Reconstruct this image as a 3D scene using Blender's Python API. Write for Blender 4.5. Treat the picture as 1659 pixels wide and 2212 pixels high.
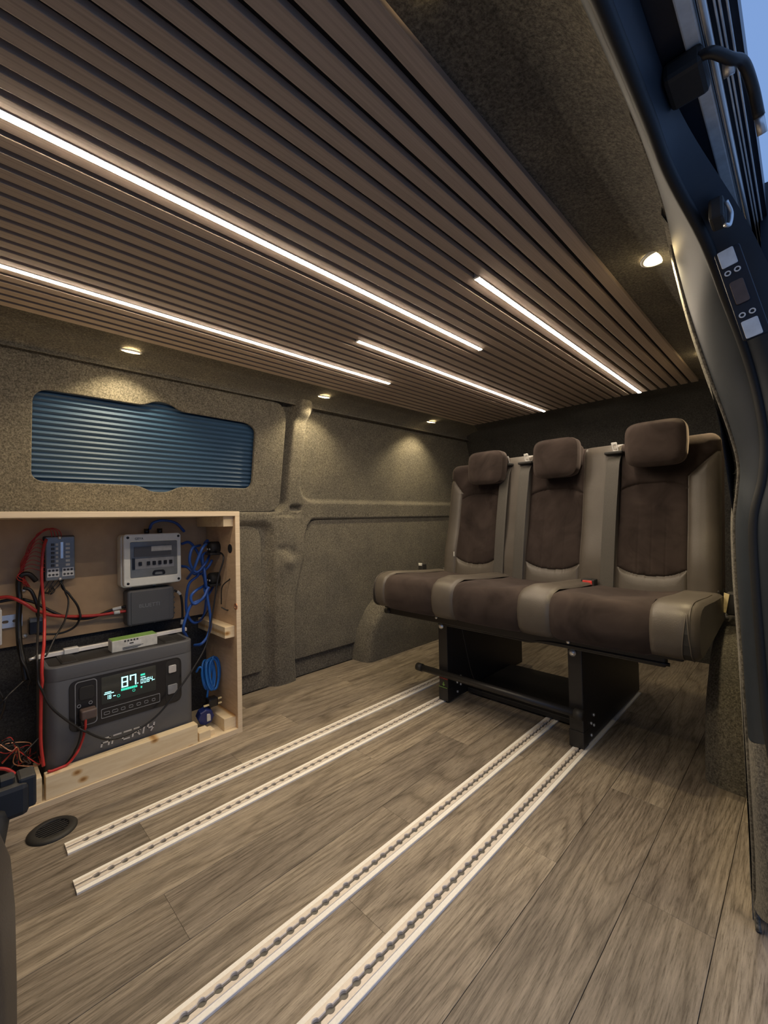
import bpy, bmesh, math, random
import numpy as np
from mathutils import Vector, Matrix

random.seed(7)
rng = np.random.RandomState(11)
for o in list(bpy.data.objects):
    bpy.data.objects.remove(o)
SC = bpy.context.scene
COL = SC.collection

# ------------------------------------------------------------------ camera
# world: X = along the van towards the tailgate, Y = across to the far wall, Z = up
PXC, PYC = 829.5, 1106.0
VX, VY, CAMH = (1745.0, 1103.0), (-100.0, 1140.0), 0.78
FPX = math.sqrt(-((VX[0]-PXC)*(VY[0]-PXC)+(VX[1]-PYC)*(VY[1]-PYC)))
_dx = Vector((VX[0]-PXC, VX[1]-PYC, FPX)).normalized()
_dy = Vector((VY[0]-PXC, VY[1]-PYC, FPX)).normalized()
_dz = _dx.cross(_dy)
if _dz.y > 0: _dz = -_dz
RM = Matrix((_dx, _dy, _dz))                       # camera(right,down,forward) -> world
CAM = Vector((0, 0, CAMH))
cd = bpy.data.cameras.new('camera')
cam = bpy.data.objects.new('camera', cd)
COL.objects.link(cam)
rt, dn, fw = RM.col[0], RM.col[1], RM.col[2]
cam.matrix_world = Matrix(((rt[0], -dn[0], -fw[0], 0), (rt[1], -dn[1], -fw[1], 0), (rt[2], -dn[2], -fw[2], CAMH), (0, 0, 0, 1)))
cd.sensor_fit = 'HORIZONTAL'; cd.sensor_width = 36.0
cd.lens = 36.0*FPX/1659.0
cd.clip_start = 0.01; cd.clip_end = 200
SC.camera = cam

def ray(px, py): return RM @ Vector((px-PXC, py-PYC, FPX))
def onZ(px, py, z): d = ray(px, py); return CAM + d*((z-CAMH)/d.z)
def onY(px, py, y): d = ray(px, py); return CAM + d*(y/d.y)
def onX(px, py, x): d = ray(px, py); return CAM + d*(x/d.x)

# ------------------------------------------------------------------ world and exposure
w = bpy.data.worlds.new('sky'); SC.world = w; w.use_nodes = True
bg = w.node_tree.nodes['Background']
bg.inputs[0].default_value = (0.31, 0.52, 1.0, 1)
bg.inputs[1].default_value = 0.68
SC.view_settings.view_transform = 'Standard'
SC.view_settings.look = 'None'
SC.view_settings.gamma = 1.0
SC.view_settings.use_curve_mapping = False
SC.view_settings.exposure = 0.0
LED_STRENGTH = 86.0
SPOT_W = 14.0

# ------------------------------------------------------------------ materials
def base_mat(name, rough=0.6, metal=0.0, spec=0.5):
    m = bpy.data.materials.new(name); m.use_nodes = True
    nt = m.node_tree; b = nt.nodes['Principled BSDF']
    b.inputs['Roughness'].default_value = rough
    b.inputs['Metallic'].default_value = metal
    b.inputs['Specular IOR Level'].default_value = spec
    return m, nt, b
def nd(nt, t, **kw):
    n = nt.nodes.new(t)
    for k, v in kw.items(): setattr(n, k, v)
    return n
def coords(nt, scale=(1, 1, 1), obj=False):
    tc = nd(nt, 'ShaderNodeTexCoord'); mp = nd(nt, 'ShaderNodeMapping')
    mp.inputs['Scale'].default_value = scale
    nt.links.new(tc.outputs['Object'], mp.inputs['Vector'])
    return mp
def ramp(nt, fac, stops):
    r = nd(nt, 'ShaderNodeValToRGB'); nt.links.new(fac, r.inputs['Fac'])
    el = r.color_ramp.elements
    while len(el) > 1: el.remove(el[-1])
    el[0].position = stops[0][0]; el[0].color = (*stops[0][1], 1)
    for p, c in stops[1:]:
        e = el.new(p); e.color = (*c, 1)
    return r
def noise(nt, vec, scale, detail=2, rough=0.5, dist=0.0):
    n = nd(nt, 'ShaderNodeTexNoise'); nt.links.new(vec, n.inputs['Vector'])
    n.inputs['Scale'].default_value = scale; n.inputs['Detail'].default_value = detail
    n.inputs['Roughness'].default_value = rough; n.inputs['Distortion'].default_value = dist
    return n
def bump(nt, b, height, strength, dist=0.001):
    u = nd(nt, 'ShaderNodeBump'); u.inputs['Strength'].default_value = strength; u.inputs['Distance'].default_value = dist
    nt.links.new(height, u.inputs['Height']); nt.links.new(u.outputs['Normal'], b.inputs['Normal'])
def mix(nt, a, c, fac, mode='MIX'):
    n = nd(nt, 'ShaderNodeMix', data_type='RGBA', blend_type=mode)
    if isinstance(fac, float): n.inputs[0].default_value = fac
    else: nt.links.new(fac, n.inputs[0])
    for i, s in ((6, a), (7, c)):
        if isinstance(s, tuple): n.inputs[i].default_value = (*s, 1)
        else: nt.links.new(s, n.inputs[i])
    return n.outputs[2]

def m_plain(name, col, rough=0.5, metal=0.0, spec=0.5, var=0.12, nscale=60, bmp=0.0):
    m, nt, b = base_mat(name, rough, metal, spec)
    mp = coords(nt); n = noise(nt, mp.outputs[0], nscale, 3)
    lo = tuple(c*(1-var) for c in col); hi = tuple(min(1, c*(1+var)) for c in col)
    r = ramp(nt, n.outputs['Fac'], [(0.3, lo), (0.7, hi)])
    nt.links.new(r.outputs[0], b.inputs['Base Color'])
    if bmp: bump(nt, b, n.outputs['Fac'], bmp, 0.0006)
    return m
def m_emit(name, col, strength):
    m, nt, b = base_mat(name, 0.4)
    b.inputs['Base Color'].default_value = (*[min(1, c*.6) for c in col], 1)
    b.inputs['Emission Color'].default_value = (*col, 1)
    b.inputs['Emission Strength'].default_value = strength
    return m
def m_carpet(name, dark, light):
    m, nt, b = base_mat(name, 0.95, 0, 0.1)
    mp = coords(nt)
    n1 = noise(nt, mp.outputs[0], 210, 3, 0.75); n2 = noise(nt, mp.outputs[0], 9, 3, 0.6); n3 = noise(nt, mp.outputs[0], 120, 2, 0.6)
    r = ramp(nt, n1.outputs['Fac'], [(0.36, dark), (0.66, light)])
    r2 = ramp(nt, n2.outputs['Fac'], [(0.3, (.82, .82, .84)), (0.7, (1.12, 1.1, 1.06))])
    r3 = ramp(nt, n3.outputs['Fac'], [(0.35, (.8, .8, .8)), (0.65, (1.15, 1.15, 1.15))])
    c = mix(nt, mix(nt, r.outputs[0], r2.outputs[0], 1.0, 'MULTIPLY'), r3.outputs[0], 1.0, 'MULTIPLY')
    nt.links.new(c, b.inputs['Base Color'])
    b.inputs['Sheen Weight'].default_value = 0.12
    b.inputs['Sheen Roughness'].default_value = 0.6
    bump(nt, b, n1.outputs['Fac'], 0.7, 0.0025)
    return m
def m_plank():
    m, nt, b = base_mat('vinyl_oak_plank', 0.45, 0, 0.35)
    oi = nd(nt, 'ShaderNodeObjectInfo'); tc = nd(nt, 'ShaderNodeTexCoord')
    va = nd(nt, 'ShaderNodeVectorMath', operation='MULTIPLY_ADD')
    cmb = nd(nt, 'ShaderNodeCombineXYZ')
    for i in range(3): nt.links.new(oi.outputs['Random'], cmb.inputs[i])
    nt.links.new(cmb.outputs[0], va.inputs[0]); va.inputs[1].default_value = (37, 91, 53)
    nt.links.new(tc.outputs['Object'], va.inputs[2])
    mp = nd(nt, 'ShaderNodeMapping'); mp.inputs['Scale'].default_value = (0.50, 5.2, 1)
    nt.links.new(va.outputs[0], mp.inputs['Vector'])
    # cathedral figure: contour lines of a stretched noise
    nb = noise(nt, mp.outputs[0], 1.5, 2, 0.35, 0.15)
    mul = nd(nt, 'ShaderNodeMath', operation='MULTIPLY'); nt.links.new(nb.outputs['Fac'], mul.inputs[0]); mul.inputs[1].default_value = 34
    fr = nd(nt, 'ShaderNodeMath', operation='PINGPONG'); nt.links.new(mul.outputs[0], fr.inputs[0]); fr.inputs[1].default_value = 1.0
    fine = nd(nt, 'ShaderNodeMapping'); fine.inputs['Scale'].default_value = (11, 190, 1)
    nt.links.new(va.outputs[0], fine.inputs['Vector'])
    nf = noise(nt, fine.outputs[0], 1.6, 5, 0.78)
    blot = nd(nt, 'ShaderNodeMapping'); blot.inputs['Scale'].default_value = (2.2, 9, 1)
    nt.links.new(va.outputs[0], blot.inputs['Vector'])
    nl = noise(nt, blot.outputs[0], 1.7, 3, 0.6)
    r1 = ramp(nt, fr.outputs[0], [(0.0, (.188, .158, .127)), (0.25, (.262, .224, .182)), (1.0, (.322, .279, .230))])
    r2 = ramp(nt, nf.outputs['Fac'], [(0.33, (.42, .40, .37)), (0.50, (.98, .98, .98)), (0.70, (1.34, 1.33, 1.31))])
    r3 = ramp(nt, nl.outputs['Fac'], [(0.3, (.66, .65, .66)), (0.55, (1.0, 1.0, 1.0)), (0.75, (1.10, 1.09, 1.06))])
    r4 = ramp(nt, oi.outputs['Random'], [(0.0, (.74, .73, .73)), (0.5, (.95, .94, .92)), (1.0, (1.10, 1.08, 1.04))])
    c = mix(nt, r1.outputs[0], r2.outputs[0], 1.0, 'MULTIPLY')
    c = mix(nt, c, r3.outputs[0], 1.0, 'MULTIPLY')
    c = mix(nt, c, r4.outputs[0], 1.0, 'MULTIPLY')
    nt.links.new(c, b.inputs['Base Color'])
    bump(nt, b, nf.outputs['Fac'], 0.25, 0.0008)
    return m
def m_wood(name, c0, c1, sc=(2, 60, 60), rough=0.6, knots=False, bmp=0.1):
    m, nt, b = base_mat(name, rough, 0, 0.3)
    mp = coords(nt, sc); n = noise(nt, mp.outputs[0], 2.2, 4, 0.65, 0.6)
    r = ramp(nt, n.outputs['Fac'], [(0.28, c0), (0.72, c1)])
    out = r.outputs[0]
    if knots:
        mk = coords(nt, (8, 1, 12)); mk.inputs['Rotation'].default_value = (-math.pi/2, 0, 0); v = nd(nt, 'ShaderNodeTexVoronoi', voronoi_dimensions='2D'); nt.links.new(mk.outputs[0], v.inputs['Vector']); v.inputs['Scale'].default_value = 1.0
        rk = ramp(nt, v.outputs['Distance'], [(0.03, (.42, .26, .13)), (0.07, (.74, .58, .40)), (0.13, (1, 1, 1))])
        out = mix(nt, out, rk.outputs[0], 1.0, 'MULTIPLY')
    nt.links.new(out, b.inputs['Base Color'])
    bump(nt, b, n.outputs['Fac'], bmp, 0.0006)
    return m
def m_suede():
    m, nt, b = base_mat('brown_suede', 0.95, 0, 0.15)
    mp = coords(nt); n1 = noise(nt, mp.outputs[0], 7, 3, 0.6, 1.2); n2 = noise(nt, mp.outputs[0], 700, 2)
    r = ramp(nt, n1.outputs['Fac'], [(0.3, (.026, .019, .017)), (0.7, (.056, .042, .037))])
    nt.links.new(r.outputs[0], b.inputs['Base Color'])
    b.inputs['Sheen Weight'].default_value = 0.22; b.inputs['Sheen Roughness'].default_value = 0.45
    b.inputs['Sheen Tint'].default_value = (.75, .62, .55, 1)
    bump(nt, b, n2.outputs['Fac'], 0.2, 0.0008)
    return m
def m_leather(name, col, rough=0.5):
    m, nt, b = base_mat(name, rough, 0, 0.45)
    mp = coords(nt); v = nd(nt, 'ShaderNodeTexVoronoi'); nt.links.new(mp.outputs[0], v.inputs['Vector']); v.inputs['Scale'].default_value = 420
    n = noise(nt, mp.outputs[0], 14, 3)
    r = ramp(nt, n.outputs['Fac'], [(0.3, tuple(c*.9 for c in col)), (0.7, tuple(c*1.1 for c in col))])
    nt.links.new(r.outputs[0], b.inputs['Base Color'])
    bump(nt, b, v.outputs['Distance'], 0.25, 0.0007)
    return m

M = {}
M['plank'] = m_plank()
M['carpet'] = m_carpet('grey_carpet_lining', (.060, .056, .047), (.190, .176, .148))
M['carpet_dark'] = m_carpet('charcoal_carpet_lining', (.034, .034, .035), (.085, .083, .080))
M['slat'] = m_wood('walnut_slat', (.37, .30, .25), (.52, .43, .365), (1.2, 90, 30), 0.6, False, 0.15)
M['felt'] = m_plain('black_felt', (.010, .009, .009), 0.95, nscale=300)
M['alu'] = m_plain('satin_aluminium', (.88, .86, .82), 0.38, 0.0, 0.5, 0.04, 200)
M['alu_lip'] = m_plain('track_lip_metal', (.74, .67, .60), 0.36, 0.15, 0.5, 0.05, 200)
M['slotgrey'] = m_plain('slot_metal', (.13, .125, .115), 0.4, 0.3)
M['steel'] = m_plain('bright_steel', (.78, .78, .77), 0.32, 0.7, 0.5, 0.05)
M['blackmetal'] = m_plain('black_powder_coat', (.018, .017, .017), 0.42, 0.0, 0.5, 0.15, 300, 0.05)
M['blackplastic'] = m_plain('black_plastic', (.020, .019, .018), 0.62, 0, 0.5, 0.1, 200)
M['rubber'] = m_plain('black_rubber', (.016, .017, .019), 0.55, 0, 0.4, 0.1, 150)
M['suede'] = m_suede()
M['leather'] = m_leather('taupe_leather', (.098, .084, .070), 0.42)
M['belt'] = m_plain('seat_belt_webbing', (.085, .078, .068), 0.6, 0, 0.4, 0.12, 400)
M['ply'] = m_wood('birch_plywood', (.76, .61, .40), (.88, .75, .53), (3, 40, 40), 0.55)
M['plyedge'] = m_wood('plywood_edge', (.62, .46, .28), (.92, .80, .60), (2, 300, 500), 0.6)
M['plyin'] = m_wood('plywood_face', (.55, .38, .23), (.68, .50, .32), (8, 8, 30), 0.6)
M['pine'] = m_wood('pine_batten', (.78, .61, .37), (.93, .79, .54), (4, 26, 26), 0.6, True)
M['hardboard'] = m_plain('brown_hardboard', (.50, .345, .200), 0.6, 0, 0.3, 0.06, 30)
M['blind'] = m_plain('blue_blind_fabric', (.017, .052, .115), 0.55, 0, 0.4, 0.05, 300)
M['white'] = m_plain('white_plastic', (.74, .74, .71), 0.4, 0, 0.5, 0.03)
M['offwhite'] = m_plain('grey_white_plastic', (.86, .87, .80), 0.45, 0, 0.5, 0.03)
M['grey'] = m_plain('mid_grey_plastic', (.25, .26, .28), 0.45)
M['psgrey'] = m_plain('power_station_grey', (.105, .108, .115), 0.5, 0, 0.5, 0.05, 500, 0.05)
M['psblack'] = m_plain('gloss_black', (.012, .012, .014), 0.25, 0, 0.5, 0.05)
M['logo'] = m_plain('logo_silver', (.55, .55, .55), 0.4)
M['red'] = m_plain('red_cable', (.52, .035, .03), 0.42)
M['redbtn'] = m_plain('red_button', (.75, .06, .05), 0.4)
M['blue'] = m_plain('blue_cable', (.020, .085, .36), 0.42)
M['bluelight'] = m_plain('bright_blue_cable', (.020, .16, .52), 0.4)
M['blackcable'] = m_plain('black_cable', (.014, .013, .013), 0.42)
M['navy'] = m_plain('navy_plastic', (.012, .025, .14), 0.4)
M['copper'] = m_plain('copper_wire', (.75, .38, .22), 0.3, 0.8)
M['green'] = m_plain('green_card', (.20, .36, .09), 0.55)
M['card'] = m_plain('pale_grey_card', (.62, .62, .57), 0.6)
M['cream'] = m_plain('cream_plastic', (.82, .68, .36), 0.5)
M['brownplug'] = m_plain('brown_plug', (.105, .075, .065), 0.5)
M['clearcover'] = m_plain('smoky_cover', (.20, .215, .225), 0.12, 0, 0.6, 0.06)
M['bodypaint'] = m_plain('door_jamb_vinyl', (.021, .029, .041), 0.5, 0, 0.5, 0.06, 40)
M['headpaint'] = m_plain('dark_body_paint', (.012, .015, .024), 0.35, 0, 0.5, 0.08, 30)
M['railgrey'] = m_plain('grey_gutter_paint', (.70, .74, .76), 0.4)
M['lcd'] = m_plain('lcd_glass', (.030, .036, .034), 0.08, 0, 0.6, 0.03)
M['cyan'] = m_emit('lcd_segments', (.45, 1.0, 1.0), 1.6)
M['lcdgreen'] = m_emit('lcd_bar', (.05, .75, .50), 0.9)
M['led'] = m_emit('led_diffuser', (1.0, .83, .63), LED_STRENGTH)
M['lamp'] = m_emit('downlight_lens', (1.0, .74, .36), 22.0)
M['asphalt'] = m_plain('pale_concrete', (.42, .42, .41), 0.9, 0, 0.3, 0.3, 80, 0.2)
M['print'] = m_plain('dark_print', (.06, .06, .06), 0.6)
M['ventslat'] = m_plain('vent_slat_plastic', (.030, .028, .026), 0.5)
M['seatdark'] = m_leather('dark_vinyl', (.036, .031, .029), 0.5)

# ------------------------------------------------------------------ helpers
def link_mesh(name, me, mat, smooth=False, parent=None, rootloc=None):
    o = bpy.data.objects.new(name, me); COL.objects.link(o)
    if mat is not None:
        me.materials.clear(); me.materials.append(M[mat])
    if smooth:
        for p in me.polygons: p.use_smooth = True
    if parent is not None:
        o.parent = parent
        if parent.type == 'EMPTY': o.matrix_parent_inverse = Matrix.Translation(-parent.location)
    return o
def tag(o, label, cat, group=None):
    o['label'] = label; o['category'] = cat
    if group: o['group'] = group
    return o
def thing(name, label, cat, loc=(0, 0, 0), group=None):
    o = bpy.data.objects.new(name, None); COL.objects.link(o); o.location = loc; o.empty_display_size = 0.05
    return tag(o, label, cat, group)
def struct(name, me, mat, smooth=False):
    o = link_mesh(name, me, mat, smooth); o['kind'] = 'structure'; return o

class MB:
    def __init__(s): s.v = []; s.f = []
    def add(s, v, f):
        n = len(s.v); s.v += [tuple(p) for p in v]; s.f += [tuple(i+n for i in q) for q in f]; return s
    def mesh(s, nm='m'):
        me = bpy.data.meshes.new(nm); me.from_pydata(s.v, [], s.f); me.update(); return me
    def frommesh(s, me, mat=None):
        vs = [(mat @ v.co if mat else v.co.copy()) for v in me.vertices]
        s.add(vs, [tuple(p.vertices) for p in me.polygons]); return s
    def box(s, x0, y0, z0, x1, y1, z1, bev=0.0, seg=2, mat=None):
        bm = bmesh.new(); bmesh.ops.create_cube(bm, size=1)
        for v in bm.verts: v.co = Vector(((x0+x1)/2+v.co.x*(x1-x0), (y0+y1)/2+v.co.y*(y1-y0), (z0+z1)/2+v.co.z*(z1-z0)))
        if bev > 0:
            bmesh.ops.bevel(bm, geom=bm.edges[:], offset=min(bev, .49*min(abs(x1-x0), abs(y1-y0), abs(z1-z0))), segments=seg, profile=0.5, affect='EDGES')
        bm.verts.index_update()
        s.add([(mat @ v.co if mat else v.co.copy()) for v in bm.verts], [[v.index for v in f.verts] for f in bm.faces]); bm.free(); return s
    def tube(s, pts, r, n=8, sub=6, closed=False, smooth=True, cap=True):
        P = [Vector(p) for p in pts]
        if smooth and len(P) > 2:
            Q = []; m = len(P); rngi = range(m if closed else m-1)
            for i in rngi:
                p0 = P[(i-1) % m] if closed or i > 0 else P[0]*2-P[1]
                p1 = P[i]; p2 = P[(i+1) % m]
                p3 = P[(i+2) % m] if closed or i+2 < m else P[-1]*2-P[-2]
                for k in range(sub):
                    t = k/sub
                    Q.append(0.5*((2*p1)+(p2-p0)*t+(2*p0-5*p1+4*p2-p3)*t*t+(3*p1-p0-3*p2+p3)*t**3))
            if not closed: Q.append(P[-1])
            P = Q
        m = len(P); rr = r if hasattr(r, '__len__') else [r]*m
        up = None; V = []; F = []
        for i in range(m):
            a = P[(i-1) % m] if (closed or i > 0) else P[i]; b = P[(i+1) % m] if (closed or i < m-1) else P[i]
            t = (b-a); t = t.normalized() if t.length > 1e-9 else Vector((0, 0, 1))
            if up is None: up = t.orthogonal().normalized()
            u = (up - t*up.dot(t)); u = u.normalized() if u.length > 1e-6 else t.orthogonal().normalized()
            up = u; vv = t.cross(u)
            for k in range(n):
                a_ = 2*math.pi*k/n; V.append(P[i]+(u*math.cos(a_)+vv*math.sin(a_))*rr[i])
        for i in range(m if closed else m-1):
            for k in range(n):
                j = (i+1) % m; F.append((i*n+k, i*n+(k+1) % n, j*n+(k+1) % n, j*n+k))
        if cap and not closed:
            F.append(tuple(range(n-1, -1, -1))); F.append(tuple((m-1)*n+k for k in range(n)))
        return s.add(V, F)
    def lathe(s, prof, origin, axis=(0, 0, 1), n=24, closecap=True):
        ax = Vector(axis).normalized(); u = ax.orthogonal().normalized(); v = ax.cross(u); O = Vector(origin)
        V = []; F = []; m = len(prof)
        for r, hh in prof:
            for k in range(n):
                a = 2*math.pi*k/n; V.append(O+ax*hh+(u*math.cos(a)+v*math.sin(a))*r)
        for i in range(m-1):
            for k in range(n): F.append((i*n+k, i*n+(k+1) % n, (i+1)*n+(k+1) % n, (i+1)*n+k))
        if closecap:
            F.append(tuple(range(n-1, -1, -1))); F.append(tuple((m-1)*n+k for k in range(n)))
        return s.add(V, F)
    def loft(s, rows, closed=False):
        n = len(rows[0]); V = [p for r in rows for p in r]; F = []
        for i in range(len(rows)-1):
            for k in range(n if closed else n-1):
                F.append((i*n+k, i*n+(k+1) % n, (i+1)*n+(k+1) % n, (i+1)*n+k))
        return s.add(V, F)
    def obj(s, name, mat, parent=None, smooth=False):
        return link_mesh(name, s.mesh(name), mat, smooth, parent)

def frame(o, u, v):
    u = Vector(u).normalized(); v = Vector(v).normalized(); n = u.cross(v)
    return Matrix(((u.x, v.x, n.x, o[0]), (u.y, v.y, n.y, o[1]), (u.z, v.z, n.z, o[2]), (0, 0, 0, 1)))
def prism(outs, th, bev=0.0, mat=None, res=2):
    """outline(s) in a plane, extruded to thickness th (total), optional bevel; later outlines are holes"""
    cu = bpy.data.curves.new('c', 'CURVE'); cu.dimensions = '2D'; cu.fill_mode = 'BOTH'
    cu.extrude = max(th/2-bev, 0); cu.bevel_depth = bev; cu.bevel_resolution = res
    if bev: cu.offset = -bev
    for pts in outs:
        sp = cu.splines.new('POLY'); sp.points.add(len(pts)-1); sp.use_cyclic_u = True
        for i, p in enumerate(pts): sp.points[i].co = (p[0], p[1], 0, 1)
    o = bpy.data.objects.new('c', cu); COL.objects.link(o)
    dg = bpy.context.evaluated_depsgraph_get()
    me = bpy.data.meshes.new_from_object(o.evaluated_get(dg))
    bpy.data.objects.remove(o); bpy.data.curves.remove(cu)
    if mat is not None: me.transform(mat)
    return me
def text_mesh(txt, size, mat, ext=0.0003, align='LEFT', shear=0.0):
    cu = bpy.data.curves.new('t', 'FONT'); cu.body = txt; cu.size = size; cu.extrude = ext; cu.align_x = align; cu.shear = shear
    o = bpy.data.objects.new('t', cu); COL.objects.link(o)
    dg = bpy.context.evaluated_depsgraph_get()
    me = bpy.data.meshes.new_from_object(o.evaluated_get(dg))
    bpy.data.objects.remove(o); bpy.data.curves.remove(cu)
    me.transform(mat); return me
def rrect(x0, y0, x1, y1, r, n=6):
    P = []
    for cx, cy, a0 in ((x1-r, y0+r, -90), (x1-r, y1-r, 0), (x0+r, y1-r, 90), (x0+r, y0+r, 180)):
        for k in range(n+1):
            a = math.radians(a0+90*k/n); P.append((cx+r*math.cos(a), cy+r*math.sin(a)))
    return P
def roundpoly(pts, r, n=5):
    P = []; m = len(pts)
    for i in range(m):
        a, b, c = Vector(pts[i-1]), Vector(pts[i]), Vector(pts[(i+1) % m])
        rad = r[i] if hasattr(r, '__len__') else r
        d1 = (a-b); d2 = (c-b); l = min(rad, d1.length*.48, d2.length*.48)
        p0 = b+d1.normalized()*l; p2 = b+d2.normalized()*l
        for k in range(n+1):
            t = k/n; q = p0*(1-t)**2+b*2*t*(1-t)+p2*t*t; P.append((q.x, q.y))
    return P
def circ(cx, cy, r, n=24): return [(cx+r*math.cos(2*math.pi*k/n), cy+r*math.sin(2*math.pi*k/n)) for k in range(n)]
FRONT = lambda o: frame(o, (1, 0, 0), (0, 0, 1))     # plane facing -Y (towards the camera): u=+X, v=+Z, n=-Y
def sstep(a, b, x):
    t = np.clip((x-a)/(b-a), 0, 1); return t*t*(3-2*t)
def sd_rrect(x, y, x0, y0, x1, y1, r):
    qx = np.abs(x-(x0+x1)/2)-((x1-x0)/2-r); qy = np.abs(y-(y0+y1)/2)-((y1-y0)/2-r)
    return np.hypot(np.maximum(qx, 0), np.maximum(qy, 0))+np.minimum(np.maximum(qx, qy), 0)-r
def grid_mesh(P, keep=None, flip=False):
    """P: (a,b,3) numpy array of points; keep: (a-1,b-1) bool"""
    a, b = P.shape[:2]; idx = np.arange(a*b).reshape(a, b)
    q = np.stack([idx[:-1, :-1], idx[1:, :-1], idx[1:, 1:], idx[:-1, 1:]], -1)
    q = q.reshape(-1, 4) if keep is None else q[keep]
    if flip: q = q[:, ::-1]
    used, inv = np.unique(q, return_inverse=True)
    me = bpy.data.meshes.new('g'); me.from_pydata(P.reshape(-1, 3)[used].tolist(), [], inv.reshape(-1, 4).tolist()); me.update()
    return me

# ================================================================== STRUCTURE
XF, XB = -1.15, 2.74          # front and back ends of the shell
# ---- floor with separate planks
floor = struct('floor', MB().box(XF, -.16, -.06, XB, 1.90, -.0045).mesh(), 'felt')
seams = [-.1405+.14+.1405*k-.1405 for k in range(0, 15)]
joints = {0: [-.3, .62, 1.55], 1: [-.45, .47, 1.40], 2: [.06, .98, 1.9], 3: [-.62, .30, 1.32], 4: [.02, .953, 1.88], 5: [-.35, .57, 1.30, 2.2],
          6: [-.1, .82, 1.74], 7: [-.55, .31, 1.24, 2.15], 8: [.02, .96, 1.85], 9: [-.6, .34, 1.27, 2.2], 10: [-.28, .655, 1.57], 11: [.0, .93, 1.86],
          12: [-.5, .42, 1.34], 13: [.05, .86, 1.7]}
pn = 0
for r in range(14):
    y0, y1 = seams[r], seams[r+1]
    if y1 < -.1: continue
    xs = [XF]+joints[r]+[XB]
    for a, b in zip(xs[:-1], xs[1:]):
        yy0 = max(y0, -.155); yy1 = min(y1, 1.885)
        o = link_mesh('plank', MB().box(a+.00015, yy0+.0005, -.0045, b-.00015, yy1-.0005, 0, .0004, 1).mesh('plank'), 'plank', False, floor)
        pn += 1

# ---- far wall: carpet-lined van side with pillar, belt rib and recesses
def yb_np(z): return 1.835-0.10*(np.maximum(0, z-.8)/.55)**1.3
def yb(z): return float(yb_np(np.array(z)))
xs = np.arange(XF, XB+.001, .0065); zs = np.arange(0, 1.372, .0065)
GX, GZ = np.meshgrid(xs, zs, indexing='ij')
def ramp_in(sd, w): return sstep(-w, 0, sd)          # 0 well inside the recess, 1 outside
H = np.full_like(GX, .032)
# upper rear recess
H = np.minimum(H, .032*ramp_in(sd_rrect(GX, GZ, 1.208, .868, 2.70, 1.352, .095), .022))
# window bay (the panel covers it)
H = np.minimum(H, -.012+.044*ramp_in(sd_rrect(GX, GZ, -2, .815, 1.150, 1.50, .07), .030))
# lower bays
edge_z = np.array([0, .10, .295, .40, .50, .615, .70, .755, .80]); edge_x = np.array([1.176, 1.172, 1.170, 1.178, 1.205, 1.240, 1.244, 1.262, 1.30])
EX = np.interp(GZ, edge_z, edge_x)
sdl = np.maximum(EX-GX, np.maximum(GZ-.792, -(XB+1-GX)))
H = np.minimum(H, .032*ramp_in(sdl, .016))
H = np.minimum(H, .032*ramp_in(sd_rrect(GX, GZ, -2, -1, 1.082, .792, .07), .05))
# rounded cross-section of the pillar and the belt rib
pil = np.exp(-((GX-1.13)/.06)**2)*(GZ < .80); H += .012*pil*(H > .02)
# handle hole and dimples in the pillar
H -= .026*(1-sstep(-.004, .006, sd_rrect(GX, GZ, 1.165, .832, 1.225, .855, .008)))
H -= .010*np.exp(-(((GX-1.115)/.03)**2+((GZ-.645)/.02)**2)) ; H -= .012*np.exp(-(((GX-1.175)/.025)**2+((GZ-.625)/.03)**2))
H += .012*np.exp(-(((GX-1.15)/.04)**2+((GZ-.58)/.03)**2))
# soft knob where the pillar meets the headlining
H += .035*np.exp(-(((GX-1.18)/.045)**4+((GZ-1.325)/.05)**4))
YW = yb_np(GZ)-H
wall_left = struct('wall_left', grid_mesh(np.stack([GX, YW, GZ], -1), flip=False), 'carpet', True)

def wallframe(z0=.82, y0=1.812, z1=1.343, y1=1.717):
    v = Vector((0, y1-y0, z1-z0)); return frame((0, y0, z0), (1, 0, 0), v), v.length/(z1-z0)
WF, WK = wallframe()
wp = lambda x, z: (x, (z-.82)*WK)
winout = [(.178, .945), (.198, .927)] + [(.494, .925), (.543, .902), (.597, .902), (.645, .926)] + [(.936, .930), (.955, .952), (.952, 1.192), (.915, 1.214)] + \
         [(.632, 1.219), (.595, 1.238), (.560, 1.244), (.530, 1.238), (.496, 1.220)] + [(.203, 1.221), (.178, 1.196)]
winout = roundpoly([wp(*p) for p in winout], .02, 3)
panout = roundpoly([wp(XF+.02, .825), wp(1.106, .825), wp(1.104, 1.336), wp(XF+.02, 1.346)], [.01, .07, .10, .01], 8)
t1 = link_mesh('trim_1', prism([panout, winout[::-1]], .014, .003, WF @ Matrix.Translation((0, 0, -.007))), 'carpet', False)
t1['kind'] = 'structure'; t1['label'] = 'carpeted card panel framing the blue window blind'
# lower carpeted cards
ll = roundpoly([(.55, .085), (1.012, .085), (1.012, .760), (.55, .760)], [.01, .02, .075, .01], 8)
t2 = link_mesh('trim_2', prism([ll], .012, .003, FRONT((0, 1.825, 0))), 'carpet'); t2['kind'] = 'structure'
lr = [(1.178, .094)]+[(x+.004, z) for x, z in ((1.174, .20), (1.172, .295), (1.178, .38), (1.205, .50), (1.238, .61), (1.246, .70), (1.262, .750))]+[(1.31, .782), (XB-.03, .795), (XB-.03, .094)]
t3 = link_mesh('trim_3', prism([roundpoly(lr, .02, 3)], .014, .003, FRONT((0, 1.822, 0))), 'carpet'); t3['kind'] = 'structure'

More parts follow.
